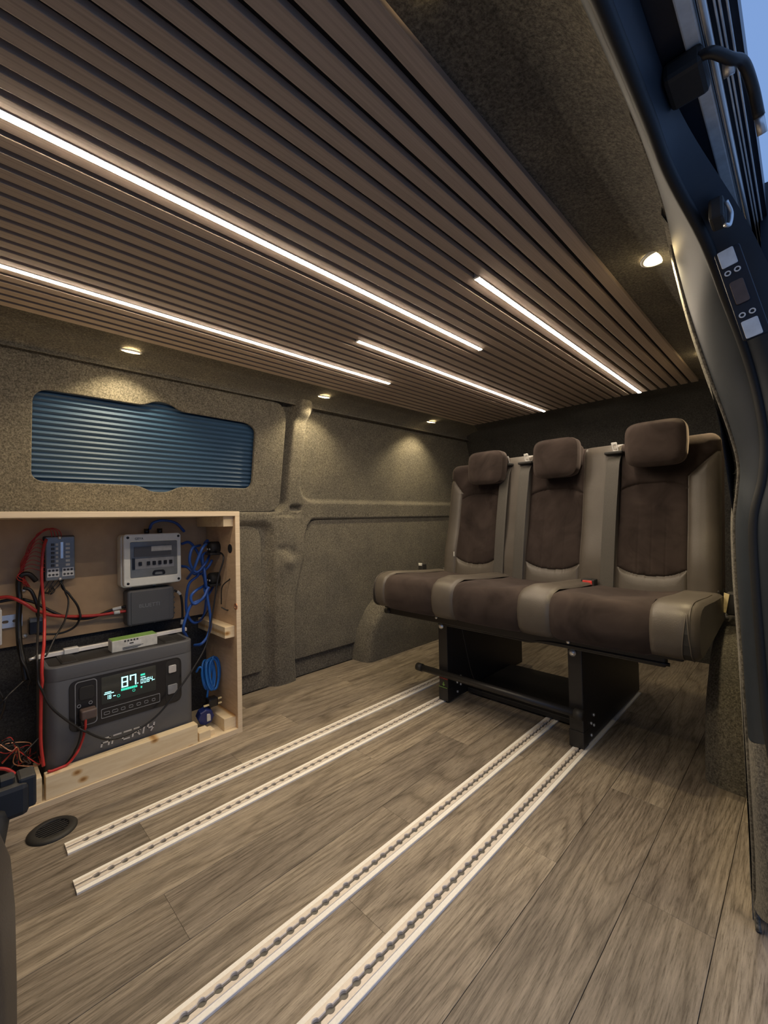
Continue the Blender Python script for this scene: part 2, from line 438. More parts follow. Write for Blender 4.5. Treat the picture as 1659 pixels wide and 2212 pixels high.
# ---- wheel arch covers
def arch(name, xc, half, ztop, ybase, reach, sgn, mat):
    us = np.linspace(0, math.pi, 61); vs = np.linspace(0, 1, 26)
    U, V = np.meshgrid(us, vs, indexing='ij')
    # V=0: at the wall, V=1: centre of the inner face ; superelliptic shoulder
    rad = np.where(V < .45, 1.0-.10*(V/.45)**3, (.90)*(1-((V-.45)/.55)))
    dep = np.where(V < .45, reach*np.sin(V/.45*math.pi/2), reach*(1.0+.0*V))
    rad = np.where((V >= .45), .90*(1-((V-.45)/.55)**1.0), rad)
    crease = .007*np.cos(U*13)*np.exp(-((V-.40)/.15)**2)
    X = xc-np.sign(np.cos(U))*np.abs(np.cos(U))**.8*half*(rad+crease); Z = (np.abs(np.sin(U))**.85)*ztop*(rad+crease)
    Y = ybase-sgn*dep
    return struct(name, grid_mesh(np.stack([X, Y, Z], -1)), mat, True)
arch('trim_4', 2.10, .53, .40, 1.84, .135, 1, 'carpet')
arch('trim_5', 2.02, .50, .42, .10, .135, -1, 'carpet')
# ---- headlining beside the slats
def sweepX(name, prof, mat, x0=XF, x1=XB, n=2, smooth=True):
    rows = [[(x, y, z) for (y, z) in prof] for x in np.linspace(x0, x1, n)]
    me = MB().loft(rows).mesh(name); return struct(name, me, mat, smooth)
sweepX('trim_6', [(1.46, 1.379), (1.50, 1.3755), (1.56, 1.366), (1.64, 1.358), (1.685, 1.350), (1.705, 1.340), (1.708, 1.331), (1.700, 1.326), (1.70, 1.330), (1.72, 1.345), (1.80, 1.39)], 'carpet')
nearprof = [(.37, 1.379), (.33, 1.3755), (.28, 1.371), (.23, 1.363), (.19, 1.349), (.165, 1.330), (.150, 1.310), (.143, 1.292)]
sweepX('trim_7', nearprof, 'carpet', XF, XB)
# ---- slatted ceiling
SC_Y, PITCH, SW = .912, .0393, .0268
XS_END = 2.33
ceiling = struct('ceiling', MB().box(XF, .30, 1.376, XB, 1.55, 1.384).mesh(), 'felt')
y_edge = SC_Y-15*PITCH+(PITCH-SW)/2
sl_me = MB().box(XF+.02, 0, 1.364, XS_END, SW, 1.3762, .0012, 2).mesh('slat')
for i in range(30):
    o = link_mesh('slat', sl_me, 'slat', False, ceiling)
    o.location = (0, y_edge+i*PITCH, 0)
# ---- rear end, front end, near side
rear = [(2.33, 1.3755), (2.50, 1.365), (2.62, 1.32), (2.70, 1.20), (2.735, .95), (2.74, 0.0)]
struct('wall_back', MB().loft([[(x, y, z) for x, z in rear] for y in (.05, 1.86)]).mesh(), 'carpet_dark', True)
struct('wall_front', MB().box(XF-.03, -.12, -.02, XF, 1.9, 1.42).mesh(), 'carpet')
struct('roof_skin', MB().box(XF-.05, .05, 1.392, XB+.05, 1.90, 1.41).mesh(), 'headpaint')
struct('body_side', MB().box(XF-.05, 1.86, -.06, XB+.05, 1.89, 1.41).mesh(), 'headpaint')
struct('body_rear', MB().box(XB+.005, .0, -.06, XB+.03, 1.88, 1.41).mesh(), 'headpaint')
# near side wall behind the door opening
wr_prof = [(.095, 0), (.10, .4), (.105, .78), (.120, .95), (.150, 1.15), (.178, 1.30), (.20, 1.355)]
struct('wall_right', MB().loft([[(x, y, z) for y, z in wr_prof] for x in (1.075, XB)]).mesh(), 'carpet', True)
struct('body_near_rear', MB().box(1.08, .02, -.06, XB+.03, .05, 1.40).mesh(), 'headpaint')
struct('body_near_front', MB().box(XF-.03, -.05, -.06, -.52, .06, 1.40).mesh(), 'headpaint')
struct('ground', MB().box(-30, -30, -.46, 30, 30, -.40).mesh(), 'asphalt')

# ---- door opening: jamb, carpet edge and rubber seal
E_px = [(1455, 545), (1490, 680), (1530, 800), (1575, 920), (1597, 1000), (1595, 1060), (1588, 1130), (1592, 1250), (1603, 1400), (1613, 1550), (1622, 1700), (1630, 1850), (1633, 1960)]
A_pts = [Vector((x, .147, 1.300)) for x in (-.52, -.2, .1, .4, .62)]+[Vector((.84, .160, 1.313))]+[onX(px, py, 1.06) for px, py in E_px]
A_pts.append(Vector((1.05, .085, .002)))
S_px = [(1523, 520, .84), (1568, 640, .94), (1622, 790, .99), (1652, 930, 1.0), (1650, 1030, 1.0), (1630, 1124, 1.0), (1634, 1250, 1.0), (1644, 1380, 1.0), (1652, 1480, 1.0), (1662, 1580, .995), (1684, 1700, .985), (1715, 1850, .97), (1735, 2000, .96)]
S_pts = [Vector((x, .128, 1.272)) for x in (-.52, -.2, .1, .4, .60)]+[Vector((.715, .1265, 1.262))]+[onX(a, b, c) for a, b, c in S_px]
def resample(P, n):
    L = [0]
    for i in range(1, len(P)): L.append(L[-1]+(P[i]-P[i-1]).length)
    out = []
    for k in range(n):
        t = L[-1]*k/(n-1); i = 0
        while i < len(L)-2 and L[i+1] < t: i += 1
        f = (t-L[i])/max(L[i+1]-L[i], 1e-9); out.append(P[i].lerp(P[i+1], min(max(f, 0), 1)))
    return out
def crom(P, sub=8):
    Q = []; m = len(P)
    for i in range(m-1):
        p0 = P[i-1] if i > 0 else P[0]*2-P[1]; p1, p2 = P[i], P[i+1]; p3 = P[i+2] if i+2 < m else P[-1]*2-P[-2]
        for k in range(sub):
            t = k/sub; Q.append(0.5*((2*p1)+(p2-p0)*t+(2*p0-5*p1+4*p2-p3)*t*t+(3*p1-p0-3*p2+p3)*t**3))
    Q.append(P[-1]); return Q
Ac, Scv = crom(A_pts), crom(S_pts)
n_ = min(len(Ac), len(Scv)); Ac, Scv = Ac[:n_], Scv[:n_]
rows = []
for k in range(9):
    t = k/8; row = []
    for a, s in zip(Ac, Scv):
        p = a.lerp(s, t); bul = math.sin(math.pi*t)**.8
        p = p+Vector((-.010*bul*max(0, min(1, (p.x-.5)*2)), 0.006*bul, -.004*bul))
        row.append(p)
    rows.append(row)
kz = next(i for i, p in enumerate(Ac) if p.z < .36 and p.x > .9)
jamb = struct('trim_8', MB().loft([r_[:kz+1] for r_ in rows]).mesh(), 'bodypaint', True)
low = []
for k, r_ in enumerate(rows):
    t = k/8; low.append([p+Vector((-.014*math.sin(math.pi*min(1, t*1.4))*min(1, (i+1)/6)-.012*max(0, 1-p.z/.08)*t, .010*max(0, 1-p.z/.06)*(1-t), 0)) for i, p in enumerate(r_[kz:])])
struct('trim_21', MB().loft(low).mesh(), 'carpet', True)
jamb['label'] = 'smooth grey door jamb lining along the sliding door opening'
# carpet return just inside the edge and its fuzzy rim
struct('trim_9', MB().tube(A_pts[4:], .0045, 8, 8).mesh(), 'carpet', True)
struct('trim_10', MB().loft([[p for p in Ac[40:]], [p+Vector((.05, .012, 0)) for p in Ac[40:]], [p+Vector((.3, -.01, 0)) for p in Ac[40:]]]).mesh(), 'carpet', True)
# fuzz fibres on the rim
fz = MB()
for k in range(1800):
    i = rng.randint(40, len(Ac)-2); p = Ac[i].lerp(Ac[i+1], rng.rand())
    d = Vector((rng.uniform(-.3, .3), rng.uniform(.4, 1), rng.uniform(-.7, .7)))*rng.uniform(.003, .011)
    q = Vector((rng.uniform(-1, 1), rng.uniform(-1, 1), rng.uniform(-1, 1)))*.00045
    fz.add([p-q, p+q, p+d], [(0, 1, 2)])
fo = fz.obj('trim_11', 'carpet'); fo['kind'] = 'stuff'; fo['label'] = 'loose carpet fibres along the cut edge by the door'; fo['category'] = 'carpet fibres'
seal = struct('trim_12', MB().tube(S_pts, .0085, 10, 8).mesh(), 'rubber', True)
seal['label'] = 'black rubber weather seal round the sliding door opening'
# outer flange behind the seal
wb = [float(sstep(30, 66, i)) for i in range(len(Scv))]
O_pts = [p+Vector((0, -.012, .028)).lerp(Vector((-.03, -.022, .0)), k) for p, k in zip(Scv, wb)]
O2 = [p+Vector((0, -.004, .022)).lerp(Vector((.02, -.05, .0)), k) for p, k in zip(O_pts, wb)]
struct('trim_13', MB().loft([Scv, O_pts, O2]).mesh(), 'bodypaint', True)
# header over the door: dark panel, gutter strip, runner rail and rubber strips
zt = 1.326
struct('trim_14', MB().loft([[(x, .130, 1.300), (x, .120, zt), (x, .088, zt)] for x in (XF, 1.02)]).mesh(), 'headpaint')
struct('trim_15', MB().box(XF, .073, zt-.002, 1.35, .0885, zt+.02, .002).mesh(), 'railgrey')
struct('trim_16', MB().box(XF, .040, zt+.012, 2.6, .073, zt+.05).mesh(), 'headpaint')
struct('trim_17', MB().tube([(XF, .0665, zt), (2.4, .0665, zt)], .0042, 10, smooth=False).mesh(), 'steel', True)
for k, yy in enumerate((.0575, .0535, .0475)):
    struct('trim_%d' % (18+k), MB().tube([(XF, yy, zt+.006), (2.4, yy, zt+.006)], .0012, 6, smooth=False).mesh(), 'railgrey', True)

# ================================================================== LIGHTS OF THE VAN
def led_strip(idx, x0, x1, label):
    y = SC_Y+(idx-15)*PITCH
    t = thing('led_strip_light', label, 'strip light', (x0, y, 1.364), 'LED strips between the ceiling slats')
    MB().box(x0, y-.0061, 1.3636, x1, y+.0061, 1.3762, .0004, 1).box(x0, y-.0085, 1.3628, x1, y+.0085, 1.3641, .0003, 1).obj('profile', 'alu', t)
    MB().loft([[(xx, y+.0066*math.cos(a), 1.3632-.0026*math.sin(a)) for a in np.linspace(0, math.pi, 9)] for xx in (x0+.001, x1-.001)]).obj('diffuser', 'led', t, True)
    for xe in (x0-.002, x1):
        MB().box(xe, y-.0086, 1.3600, xe+.002, y+.0086, 1.3641, .0005, 1).obj('end_cap', 'alu', t)
    return t
led_strip(12, -.12, 1.292, 'long warm LED strip in the ceiling slats nearest the roof centre, running past the cabinet')
led_strip(24, -.09, 1.322, 'long thin warm LED strip in the ceiling slats on the window side')
led_strip(18, .930, 2.322, 'short warm LED strip in the ceiling slats ending above the middle headrest')
led_strip(6, .898, 2.322, 'short warm LED strip in the ceiling slats nearest the open door')

def downlight(x, y, z, nrm, label, group, power=SPOT_W, off=''):
    n = Vector(nrm).normalized()
    t = thing('downlight'+off, label, 'downlight', (x, y, z), group)
    MB().lathe([(.0275, .003), (.031, .003), (.0335, .0012), (.0335, -.002), (.0275, -.002)], (x, y, z), n, 28, False).obj('bezel', 'white', t, True)
    MB().lathe([(.0280, .0022), (.018, .0040), (.001, .0050)], (x, y, z), n, 28, True).obj('lens', 'lamp', t, True)
    ld = bpy.data.lights.new('downlight_beam', 'SPOT'); ld.energy = power; ld.color = (1.0, .80, .46)
    ld.spot_size = math.radians(118); ld.spot_blend = .55; ld.shadow_soft_size = .018
    lo = bpy.data.objects.new('downlight_beam'+off, ld); COL.objects.link(lo)
    lo.location = Vector((x, y, z))+n*.008
    lo.rotation_euler = (-n).to_track_quat('Z', 'Y').to_euler()
    lo.parent = t; lo.matrix_parent_inverse = Matrix.Translation((-x, -y, -z))
    return t
FD = [('round warm downlight above the blue window blind', .421), ('round warm downlight above the carpeted pillar', 1.227), ('round warm downlight above the far end of the bench seat', 2.030)]
for lb, x in FD: downlight(x, 1.602, 1.3615, (0, .22, -1), lb, 'downlights along the window side')
_p = onZ(946, -92, 1.3690)
ND = [('round warm downlight in the headlining beside the open doorway, ahead of the others', _p.x, _p.y, '_offscreen'), ('round warm downlight at the rear corner of the open doorway', 1.128, .228, ''), ('round warm downlight behind the carpet edge of the door jamb', 1.95, .240, '')]
for lb, x, y, of in ND: downlight(x, y, 1.3690 if of else 1.3630, (0, -.14, -1), lb, 'downlights along the door side', off=of)

# ================================================================== FLOOR FITTINGS
def rail(yc, x0, x1, label):
    pit = .0276; n = int((x1-x0)/pit*12); X = np.linspace(x0, x1, n)
    ph = ((X-x0-.026)/pit) % 1.0; dxx = (ph-.5)*pit
    s = np.maximum(.0028, np.sqrt(np.maximum(0, .0072**2-dxx**2)))
    s = np.where((X-x0) < .02, .0030, s)
    t = thing('floor_rail', label, 'floor rail', (x0, yc, 0), 'aluminium seat rails in the floor')
    base = MB(); lip = MB(); zf, zl = .0052, .0068
    for sg in (1, -1):
        P = lambda off, z: [(x, yc+sg*o, z) for x, o in zip(X, off if hasattr(off, '__len__') else [off]*n)]
        rows = [P(.0235, 0), P(.0235, zf-.0008), P(.0227, zf), P(.0130, zf)]
        base.loft(rows if sg > 0 else rows[::-1])
        rows = [P(.0130, zf-.0003), P(.0126, zl), P(s+.0012, zl), P(s, zl-.0012), P(s*.96, .0012)]
        lip.loft(rows if sg > 0 else rows[::-1])
        base.add([(x0, yc+sg*.0235, 0), (x0, yc+sg*.0235, zf), (x0, yc+sg*.013, zl), (x0, yc+sg*.003, zl), (x0, yc+sg*.003, 0)], [(0, 1, 2, 3, 4)])
    base.obj('flange', 'alu', t); lip.obj('slotted_track', 'alu_lip', t)
    MB().box(x0, yc-.0095, .0002, x1, yc+.0095, .0012).obj('slot_floor', 'slotgrey', t)
    return t
rail(1.285, .188, 2.10, 'short aluminium slotted floor rail running closest to the plywood cabinet')
rail(1.137, .181, 2.10, 'short aluminium slotted floor rail under the seat leg beside the wheel arch side')
rail(.714, .075, 2.10, 'long aluminium slotted floor rail passing inside the door-side seat leg')
rail(.557, .075, 2.10, 'long aluminium slotted floor rail under the door-side seat leg')
# round floor vent
vc = (.176, 1.392, 0)
t = thing('floor_vent', 'round black plastic vent grille in the floor before the cabinet', 'floor vent', vc)
MB().lathe([(.034, .0), (.034, .0065), (.036, .0085), (.047, .0075), (.053, .003), (.053, 0)], vc, (0, 0, 1), 40, False).obj('rim', 'blackplastic', t, True)
MB().lathe([(.035, .0005), (.0001, .0006)], vc, (0, 0, 1), 32, False).obj('well', 'blackplastic', t)
for k in range(-3, 4):
    yy = k*.0088; hw = math.sqrt(max(.034**2-yy**2, 1e-6))
    MB().box(vc[0]-hw, vc[1]+yy-.0010, .0005, vc[0]+hw, vc[1]+yy+.0010, .0055, .0003, 1).obj('slat', 'ventslat', t)

# ---- blue pleated blind behind the window card
bl = thing('window_blind', 'closed dark blue pleated blind in the window opening', 'blind', (.565, 1.80, .89))
v0, v1 = wp(0, .885)[1], wp(0, 1.262)[1]; npl = 21
V = []; F = []
for k in range(npl*2+1):
    v = v0+(v1-v0)*k/(npl*2); d = -.017-(.007 if k % 2 else 0)
    for x in (.155, .975): V.append(WF @ Vector((x, v, d)))
for k in range(npl*2): F.append((2*k, 2*k+1, 2*k+3, 2*k+2))
MB().add(V, F).obj('pleated_fabric', 'blind', bl)
for v in (v0, v1):
    MB().box(.155, v-.004, -.026, .975, v+.004, -.016, .001, 1, WF).obj('blind_rail', 'blackplastic', bl)

# ================================================================== BENCH SEAT
seat = thing('bench_seat', 'three-seat van bench in brown suede and taupe leather on black legs', 'bench seat', (1.50, .80, 0))
# --- backrest panels cut from one shaped surface
y0, y1, z0, z1 = .212, 1.362, .470, 1.068
ys = np.arange(y0, y1+.0001, .0025); zs2 = np.arange(z0, z1+.0001, .0025)
BY, BZ = np.meshgrid(ys, zs2, indexing='ij')
cy = (BY[:-1, :-1]+BY[1:, 1:])/2; cz = (BZ[:-1, :-1]+BZ[1:, 1:])/2
lab = np.zeros(cy.shape, int)                     # 0 = upper suede
seatsY = [(1.055, 1.280), (.670, .905), (.305, .530)]
for i, (a, b) in enumerate(seatsY):
    u = np.clip((cy-(a+b)/2)/((b-a)/2), -1, 1); ins = (cy > a) & (cy < b)
    top = .898-.026*np.abs(u)**3; bot = .551+.030*np.abs(u)**2.6
    lab[ins & (cz < top) & (cz >= bot)] = 10+i
    lab[ins & (cz < bot)] = 20+i
lab[(cy > .905) & (cy < 1.055)] = 30
lab[(cy > .530) & (cy < .670)] = 31
yl = np.where(cz < .902, 1.280, 1.272+(cz-.902)*.83)
lab[(cy > yl) & (cz < .978)] = 40
yr = np.where(cz < .914, .305, .305-(cz-.914)*1.02)
lab[(cy < yr) & (cz < .998)] = 41
# distance to the nearest seam (in cells)
dist = np.full(lab.shape, 14.0); chg = np.zeros(lab.shape, bool)
chg[:-1] |= lab[:-1] != lab[1:]; chg[:, :-1] |= lab[:, :-1] != lab[:, 1:]
cur = chg.copy(); dist[cur] = 0
for k in range(1, 14):
    nx = cur.copy(); nx[1:] |= cur[:-1]; nx[:-1] |= cur[1:]; nx[:, 1:] |= cur[:, :-1]; nx[:, :-1] |= cur[:, 1:]
    dist[nx & ~cur] = k; cur = nx
dv = np.zeros(BY.shape); cnt = np.zeros(BY.shape)
for sx in (0, 1):
    for sy in (0, 1):
        dv[sx:sx+cy.shape[0], sy:sy+cy.shape[1]] += dist; cnt[sx:sx+cy.shape[0], sy:sy+cy.shape[1]] += 1
dv = dv/cnt*.0025
puff = .0075*(1-np.exp(-dv/.005))+.006*(1-np.exp(-dv/.02))
bas = np.zeros(BY.shape)
for a, b in seatsY:
    u = (BY-(a+b)/2)/((b-a)/2)
    bas -= .014*np.exp(-(np.abs(u)/.95)**4)*sstep(.48, .60, BZ)
    ins = (np.abs(u) < .97) & (BZ < .885) & (BZ > .56)
    for su in (-.42, -.02, .38):
        puff -= .0022*np.exp(-((u-su)*(b-a)/2/.0035)**2)*ins*sstep(.90, .60, BZ)
bas += .012*np.exp(-((BZ-.60)/.10)**2)               # lumbar swell
R_ = .042
def edge_round(e): e = np.clip(e, 0, R_); return R_-np.sqrt(np.maximum(R_**2-(R_-e)**2, 0))
# rounded upper corners of the outline
sdo = -sd_rrect(BY, BZ, y0, .20, y1, z1-.010*(BY > 1.2), .034)
rec = edge_round(np.maximum(sdo, 0))
BX = 1.80+(BZ-.5)*.18-(puff+bas)+rec
inside = sdo > -.001
keepc = inside[:-1, :-1] & inside[1:, 1:] & inside[:-1, 1:] & inside[1:, :-1]
PB = np.stack([BX, BY, BZ], -1)
REG = {0: ('upper_backrest', 'suede', None), 30: ('backrest_strip', 'leather', None), 31: ('backrest_strip', 'leather', None), 40: ('backrest_bolster', 'leather', None), 41: ('backrest_bolster', 'leather', None)}
for i in range(3): REG[10+i] = ('backrest_insert', 'suede', None); REG[20+i] = ('lower_backrest_panel', 'leather', None)
for k, (nm, mt, lb) in REG.items():
    link_mesh(nm, grid_mesh(PB, keep=(lab == k) & keepc, flip=True), mt, True, seat)
# back shell
def bx(z, d): return 1.80+(z-.5)*.18+d
shell = MB()
rows = []
for yy, ins in ((.214, .02), (.222, .004), (.24, 0), (1.335, 0), (1.352, .004), (1.36, .02)):
    rows.append([(bx(.47, .035), yy, .47), (bx(1.02, .035), yy, 1.020-ins), (bx(1.066, .055), yy, 1.062-ins), (bx(1.055, .10), yy, 1.054-ins), (bx(1.0, .14-ins), yy, 1.0), (bx(.47, .14-ins), yy, .47)])
shell.loft(rows, True); n6 = 6
shell.add(rows[0], [(0, 1, 2, 3, 4, 5)]); shell.add(rows[-1], [(5, 4, 3, 2, 1, 0)])
shell.obj('back_shell', 'suede', seat)
# piping stitched down both ends of the backrest
for yy in (.2135, 1.3605):
    MB().tube([(bx(.48, .034), yy, .48), (bx(.7, .036), yy, .70), (bx(.9, .034), yy, .90), (bx(1.0, .03), yy, 1.0)], .002, 6, 6).obj('piping', 'leather', seat, True)
# --- headrests
def headrest(yc, wd, zc, ht, nm='headrest'):
    tilt = .10; xf = bx(zc, -.088)
    us = np.linspace(-1, 1, 41); vs = np.linspace(-1, 1, 31)
    U, V_ = np.meshgrid(us, vs, indexing='ij')
    def sq(U, V_, r=.28):    # square to rounded square
        ex = 5.0
        f = np.maximum(np.abs(U), np.abs(V_))/np.maximum((np.abs(U)**ex+np.abs(V_)**ex)**(1/ex), 1e-6)
        return U*f, V_*f
    u2, v2 = sq(U, V_)
    rr = np.maximum(np.abs(U), np.abs(V_))
    depth = .018*np.maximum(0, (1-rr**6))+.004*(1-u2**2)-.0015*np.exp(-((rr-.93)/.03)**2)
    taper = 1.0-.05*(v2 < 0)*np.abs(v2)
    Yg = yc+u2*wd/2*taper; Zg = zc+v2*ht/2
    front = np.stack([xf-depth+(Zg-zc)*tilt, Yg, Zg], -1)
    o = link_mesh(nm, grid_mesh(front, flip=True), 'suede', True, seat)
    # rim and back of the cushion
    loop = [(0, j) for j in range(30, -1, -1)]+[(i, 0) for i in range(1, 41)]+[(40, j) for j in range(1, 31)]+[(i, 30) for i in range(39, 0, -1)]
    ring = [Vector(front[i, j]) for i, j in loop]; c = Vector((xf, yc, zc))
    def sc(k, dx): return [Vector((p.x+dx, yc+(p.y-yc)*k, zc+(p.z-zc)*k)) for p in ring]
    side = MB().loft([[*ring, ring[0]], [*sc(1.012, .012), sc(1.012, .012)[0]], [*sc(1.0, .045), sc(1.0, .045)[0]], [*sc(.9, .062), sc(.9, .062)[0]], [*sc(.2, .066), sc(.2, .066)[0]]])
    side.obj('headrest_side', 'suede', o, True)
    lower = MB().box(xf+.045, yc-wd*.46, zc-ht*.30, xf+.115, yc+wd*.46, zc+ht*.34, .02, 3); lower.obj('headrest_wing', 'suede', o, True)
    for s in (-1, 1):
        MB().tube([(xf+.055, yc+s*.055, zc-.03), (bx(1.0, .06), yc+s*.055, 1.03)], .006, 8, smooth=False).obj('headrest_post', 'steel', o, True)
headrest(1.101, .188, 1.018, .158)
headrest(.762, .190, 1.026, .166)
headrest(.393, .196, 1.039, .166)
# --- seat belts lying on the backrest
def belt(yt, yb_, wt=.048):
    n = 24; rows = []
    for k in range(n+1):
        t = k/n; z = 1.026-(1.026-.485)*t; y = yt+(yb_-yt)*t
        x = bx(z, -.026-.010*math.sin(math.pi*t))
        if t < .06: x += .03*(1-t/.06)
        rows.append([(x-(.0012 if j in (2, 4, 6, 8) else 0), y+(j/10-.5)*wt, z) for j in range(11)])
    o = MB().loft(rows).obj('seat_belt', 'belt', seat, True)
    MB().box(bx(1.03, -.035), yt-.034, 1.022, bx(1.03, .01), yt+.034, 1.034, .004, 2).obj('belt_guide', 'blackplastic', o)
    tg = prism([rrect(-.011, 0, .011, .040, .004, 4), rrect(-.0065, .006, .0065, .030, .003, 4)[::-1]], .003, .0008, frame((bx(1.06, -.020), yt-.006, 1.032), (0, -1, 0), (-.05, .18, 1)))
    link_mesh('belt_tongue', tg, 'steel', False, o)
belt(1.024, 1.026); belt(.925, .930); belt(.548, .560)
# --- cushion panels
def cushion_prof(px=0.0):
    # (x, z) around front, top and back; front edge pulled out and rounded
    return [(1.415, .386), (1.385, .384), (1.366, .390), (1.352, .408), (1.346, .435), (1.345, .465), (1.350, .492), (1.362, .512), (1.384, .525), (1.43, .530), (1.52, .524), (1.62, .515), (1.72, .509), (1.80, .506), (1.86, .50), (1.885, .48), (1.885, .42)]
def cushion_panel(nm, ya, yb2, mt, sink=0.0, puffk=1.0, n=14):
    rows = []; pr = cushion_prof(); c = Vector((1.60, .44))
    for i in range(n+1):
        u = i/n; y = ya+(yb2-ya)*u
        e = min(u, 1-u)*abs(yb2-ya)
        pf = .0065*(1-math.exp(-e/.004))*puffk+.004*(1-math.exp(-e/.03))
        row = []
        for k, (x, z) in enumerate(pr):
            fr = math.exp(-((x-1.345)/.05)**2); top = 1 if z > .495 else 0
            sx, sz = (-1, 0) if k in (3, 4, 5) else ((-.7, .7) if k in (6, 7) else ((0, 1) if k >= 8 and k <= 13 else ((-.4, -.6) if k in (1, 2) else (0, 0))))
            dz = -sink*math.sin(math.pi*u)**.7*(1-fr)*(1 if k >= 8 and k <= 14 else 0)
            wv = .003*math.sin(9*u+3*x*7)*math.sin(x*23)*(1 if k >= 9 and k <= 13 else 0)
            row.append((x+sx*pf, y, z+sz*pf+dz+wv))
        rows.append(row)
    return MB().loft(rows).obj(nm, mt, seat, True)
cushion_panel('cushion_insert', 1.343, 1.079, 'suede', .020)
cushion_panel('cushion_strip', 1.079, .975, 'leather', -.004, 1.1)
cushion_panel('cushion_insert', .975, .709, 'suede', .020)
cushion_panel('cushion_strip', .709, .598, 'leather', -.004, 1.1)
cushion_panel('cushion_insert', .598, .318, 'suede', .020)
# end pieces: profile shrinks and closes towards the end
def cushion_end(ya, yb2, slit):
    rows = []; pr = cushion_prof(); cx, cz_ = 1.62, .445; n = 16
    for i in range(n+1):
        u = i/n; y = ya+(yb2-ya)*u
        e = u*abs(yb2-ya)
        pf = .0075*(1-math.exp(-e/.004))
        k2 = max(0, (u-.55)/.45); sh = 1-(1-math.sqrt(max(0, 1-k2*k2)))*.16
        row = []
        for k, (x, z) in enumerate(pr):
            sx, sz = (-1, 0) if k in (3, 4, 5) else ((-.7, .7) if k in (6, 7) else ((0, 1) if k >= 8 and k <= 13 else (0, 0)))
            row.append((cx+(x+sx*pf-cx)*(1-(1-sh)*.55), y, cz_+(z+sz*pf-cz_)*sh))
        rows.append(row)
    o = MB().loft(rows)
    end = rows[-1]; o.add(end, [tuple(range(len(end)))])
    o = o.obj('cushion_end', 'leather', seat, True)
    s = 1 if yb2 > ya else -1
    last = rows[-4]
    MB().tube([Vector(p)+Vector((0, s*.001, 0)) for p in last[3:13]], .0017, 6, 3).obj('piping', 'leather', o, True)
    # zip slit in the front face
    ysl = yb2-s*slit; i0 = min(range(len(rows)), key=lambda i: abs(rows[i][0][1]-ysl))
    pr_ = [Vector(p) for p in rows[i0][1:8]]; ws = [.010, .0105, .010, .0085, .0055, .0025, .0004]
    L_ = [Vector((p.x-.0022, ysl+w2, p.z)) for p, w2 in zip(pr_, ws)]; R2 = [Vector((p.x-.0022, ysl-w2, p.z)) for p, w2 in zip(pr_, ws)]
    MB().loft([L_, R2]).obj('zip_slit', 'blackplastic', o)
    MB().tube(L_+R2[::-1][1:], .0016, 6, 3).obj('slit_binding', 'leather', o, True)
cushion_end(.318, .207, .026)
cushion_end(1.343, 1.418, .018)
MB().box(1.40, .25, .372, 1.87, 1.40, .40, .006).obj('cushion_base', 'blackplastic', seat)
# --- frame
MB().box(1.432, .30, .338, 1.466, 1.415, .384, .004).obj('front_beam', 'blackmetal', seat)
MB().tube([(1.437, 1.425, .349), (1.437, 1.395, .352)], .013, 10, smooth=False).obj('beam_cap', 'blackplastic', seat, True)
for ya, yb2 in ((.543, .590), (1.092, 1.138)):
    lg = MB().box(1.462, ya, .0085, 1.50, yb2, .342, .003).obj('leg', 'blackmetal', seat)
    MB().box(1.459, ya-.001, .0070, 1.503, yb2+.001, .062, .002).obj('foot_sleeve', 'blackmetal', lg)
    MB().lathe([(.0125, 0), (.0125, .002), (.009, .003), (.008, .007), (.003, .008)], (1.461, (ya+yb2)/2+.006, .320), (-1, 0, 0), 16).obj('bolt', 'steel', lg, True)
    MB().lathe([(.006, 0), (.006, .003), (.002, .004)], (1.4325, (ya+yb2)/2+.008, .361), (-1, 0, 0), 12).obj('screw', 'steel', lg, True)
    # side plate running back along the rail
    pl = prism([[(1.49, .0085), (2.12, .0085), (2.12, .12), (1.98, .30), (1.96, .372), (1.49, .372)]], .004, .0008, frame((0, ya+.004, 0), (1, 0, 0), (0, 0, 1)))
    link_mesh('side_plate', pl, 'blackmetal', False, seat)
    for bx_, bz_ in ((1.53, .03), (1.555, .055), (1.53, .07), (1.555, .09)):
        MB().lathe([(.0055, 0), (.0055, .004), (.002, .006)], (bx_, ya+.002, bz_), (0, -1, 0), 10).obj('bolt', 'steel', seat, True)
# warning sticker on the far leg
lgx = 1.4612
MB().box(lgx-.0004, 1.094, .126, lgx+.0002, 1.136, .129).obj('red_line', 'redbtn', seat)
MB().box(lgx-.0004, 1.094, .052, lgx+.0002, 1.136, .054).obj('green_line', 'green', seat) if False else None
link_mesh('sticker_print', text_mesh('LOCKED', .011, frame((lgx-.0006, 1.135, .098), (0, -1, 0), (0, 0, 1))), 'redbtn', False, seat)
link_mesh('sticker_arrow', prism([[(-.003, .018), (-.003, .008), (-.008, .008), (0, 0), (.008, .008), (.003, .008), (.003, .018)]], .0006, 0, frame((lgx-.0006, 1.114, .068), (0, -1, 0), (0, 0, 1))), 'green', False, seat)
MB().box(1.4580, 1.094, .0625, 1.4595, 1.137, .0645).obj('green_line', 'green', seat)
